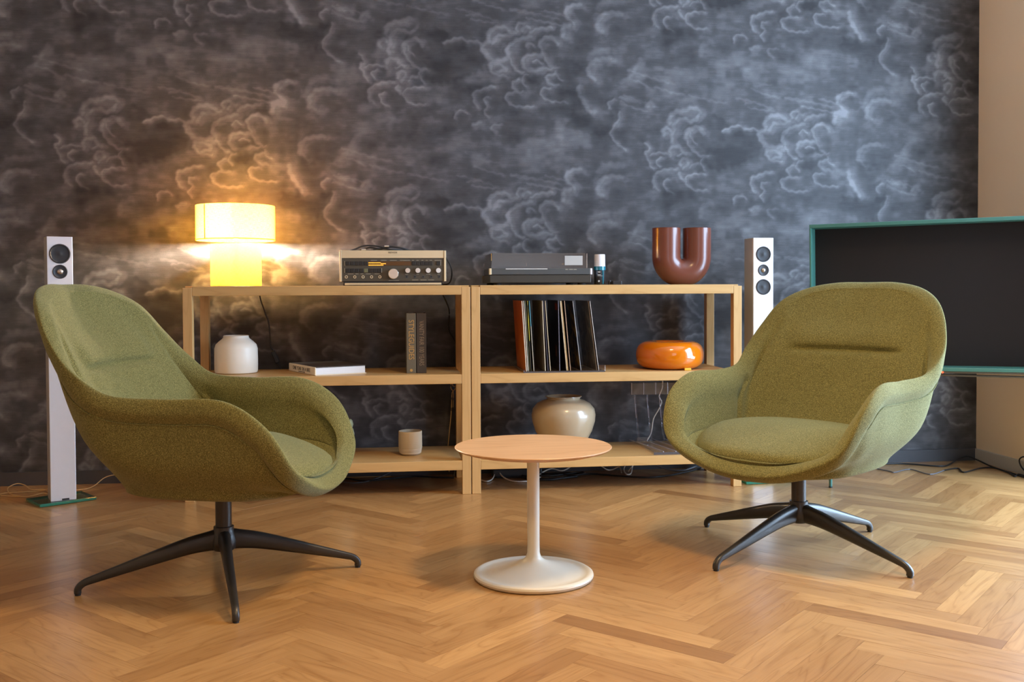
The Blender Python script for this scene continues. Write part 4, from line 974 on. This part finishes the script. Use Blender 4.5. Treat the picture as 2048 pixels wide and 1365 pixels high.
fc('loose_cable', fl([(.62, 4.72), (.70, 4.62), (.80, 4.63), (.90, 4.70), (.85, 4.75), (.72, 4.74), (.64, 4.66), (.72, 4.60), (.88, 4.66)], .006), .0045, 'cable', 'coiled black cord behind the table column')
fc('loose_cable', fl([(.66, 4.68), (.76, 4.66), (.92, 4.73), (.88, 4.66), (.78, 4.70), (.68, 4.74)], .013), .004, 'cable', 'second black cord coiled over the first behind the table column')
fc('loose_cable', fl([(-.30, 4.70), (-.216, 4.77), (-.119, 4.70), (.021, 4.75), (.12, 4.78), (.22, 4.74), (.30, 4.72)], .005), .004, 'cable', 'black cord along the floor under the left unit')
fc('loose_cable', [(-.36, 4.69, .004), (-.26, 4.72, .006), (-.18, 4.66, .004), (-.10, 4.70, .004), (-.02, 4.77, .02), (.05, 4.80, .05)], .0024, 'greycable', 'thin grey cord under the left unit')
fc('loose_cable', [(1.25, 4.80, .05), (1.34, 4.76, .012), (1.42, 4.74, .006), (1.50, 4.77, .02), (1.58, 4.80, .04)], .004, 'greycable', 'grey cord rising behind the right end post')
fc('speaker_wire', [(.299, 4.80, .50), (.299, 4.80, .439), (.316, 4.80, .427), (.300, 4.80, .405), (.296, 4.80, .391), (.291, 4.80, .295), (.281, 4.80, .198), (.275, 4.80, .12), (.28, 4.79, .02)], .0022, 'goldcable', 'thin twisted gold wire hanging beside the rear post of the left unit')
fc('speaker_wire', [(.305, 4.795, .50), (.290, 4.795, .43), (.303, 4.795, .40), (.300, 4.795, .33)], .0018, 'goldcable', 'short gold wire strand beside the longer hanging one')
e = empty('power_strip', (.60, 4.74, 0), R(4), 'black power strip with white plug on the floor under the right unit', 'power strip')
box('housing', -.12, .12, -.028, .028, 0, .042, M['blackplastic'], e, .006)
box('plug', -.095, -.06, -.02, .02, .042, .072, M['whitecable'], e, .006)
for k in range(3): lathe('socket', [(0, .0405), (.017, .0405), (.018, .043), (.016, .043), (.015, .041)], M['rubber'], e, (-.02+.05*k, 0, 0), 24)

# lettering becomes plain mesh
dg = bpy.context.evaluated_depsgraph_get(); dg.update()
for o in TEXTS:
    me = bpy.data.meshes.new_from_object(o.evaluated_get(dg)); nm = o.name
    o2 = bpy.data.objects.new('lettering', me); col.objects.link(o2)
    o2.parent = o.parent; o2.location = o.location; o2.rotation_euler = o.rotation_euler; o2.scale = o.scale
    bpy.data.objects.remove(o)
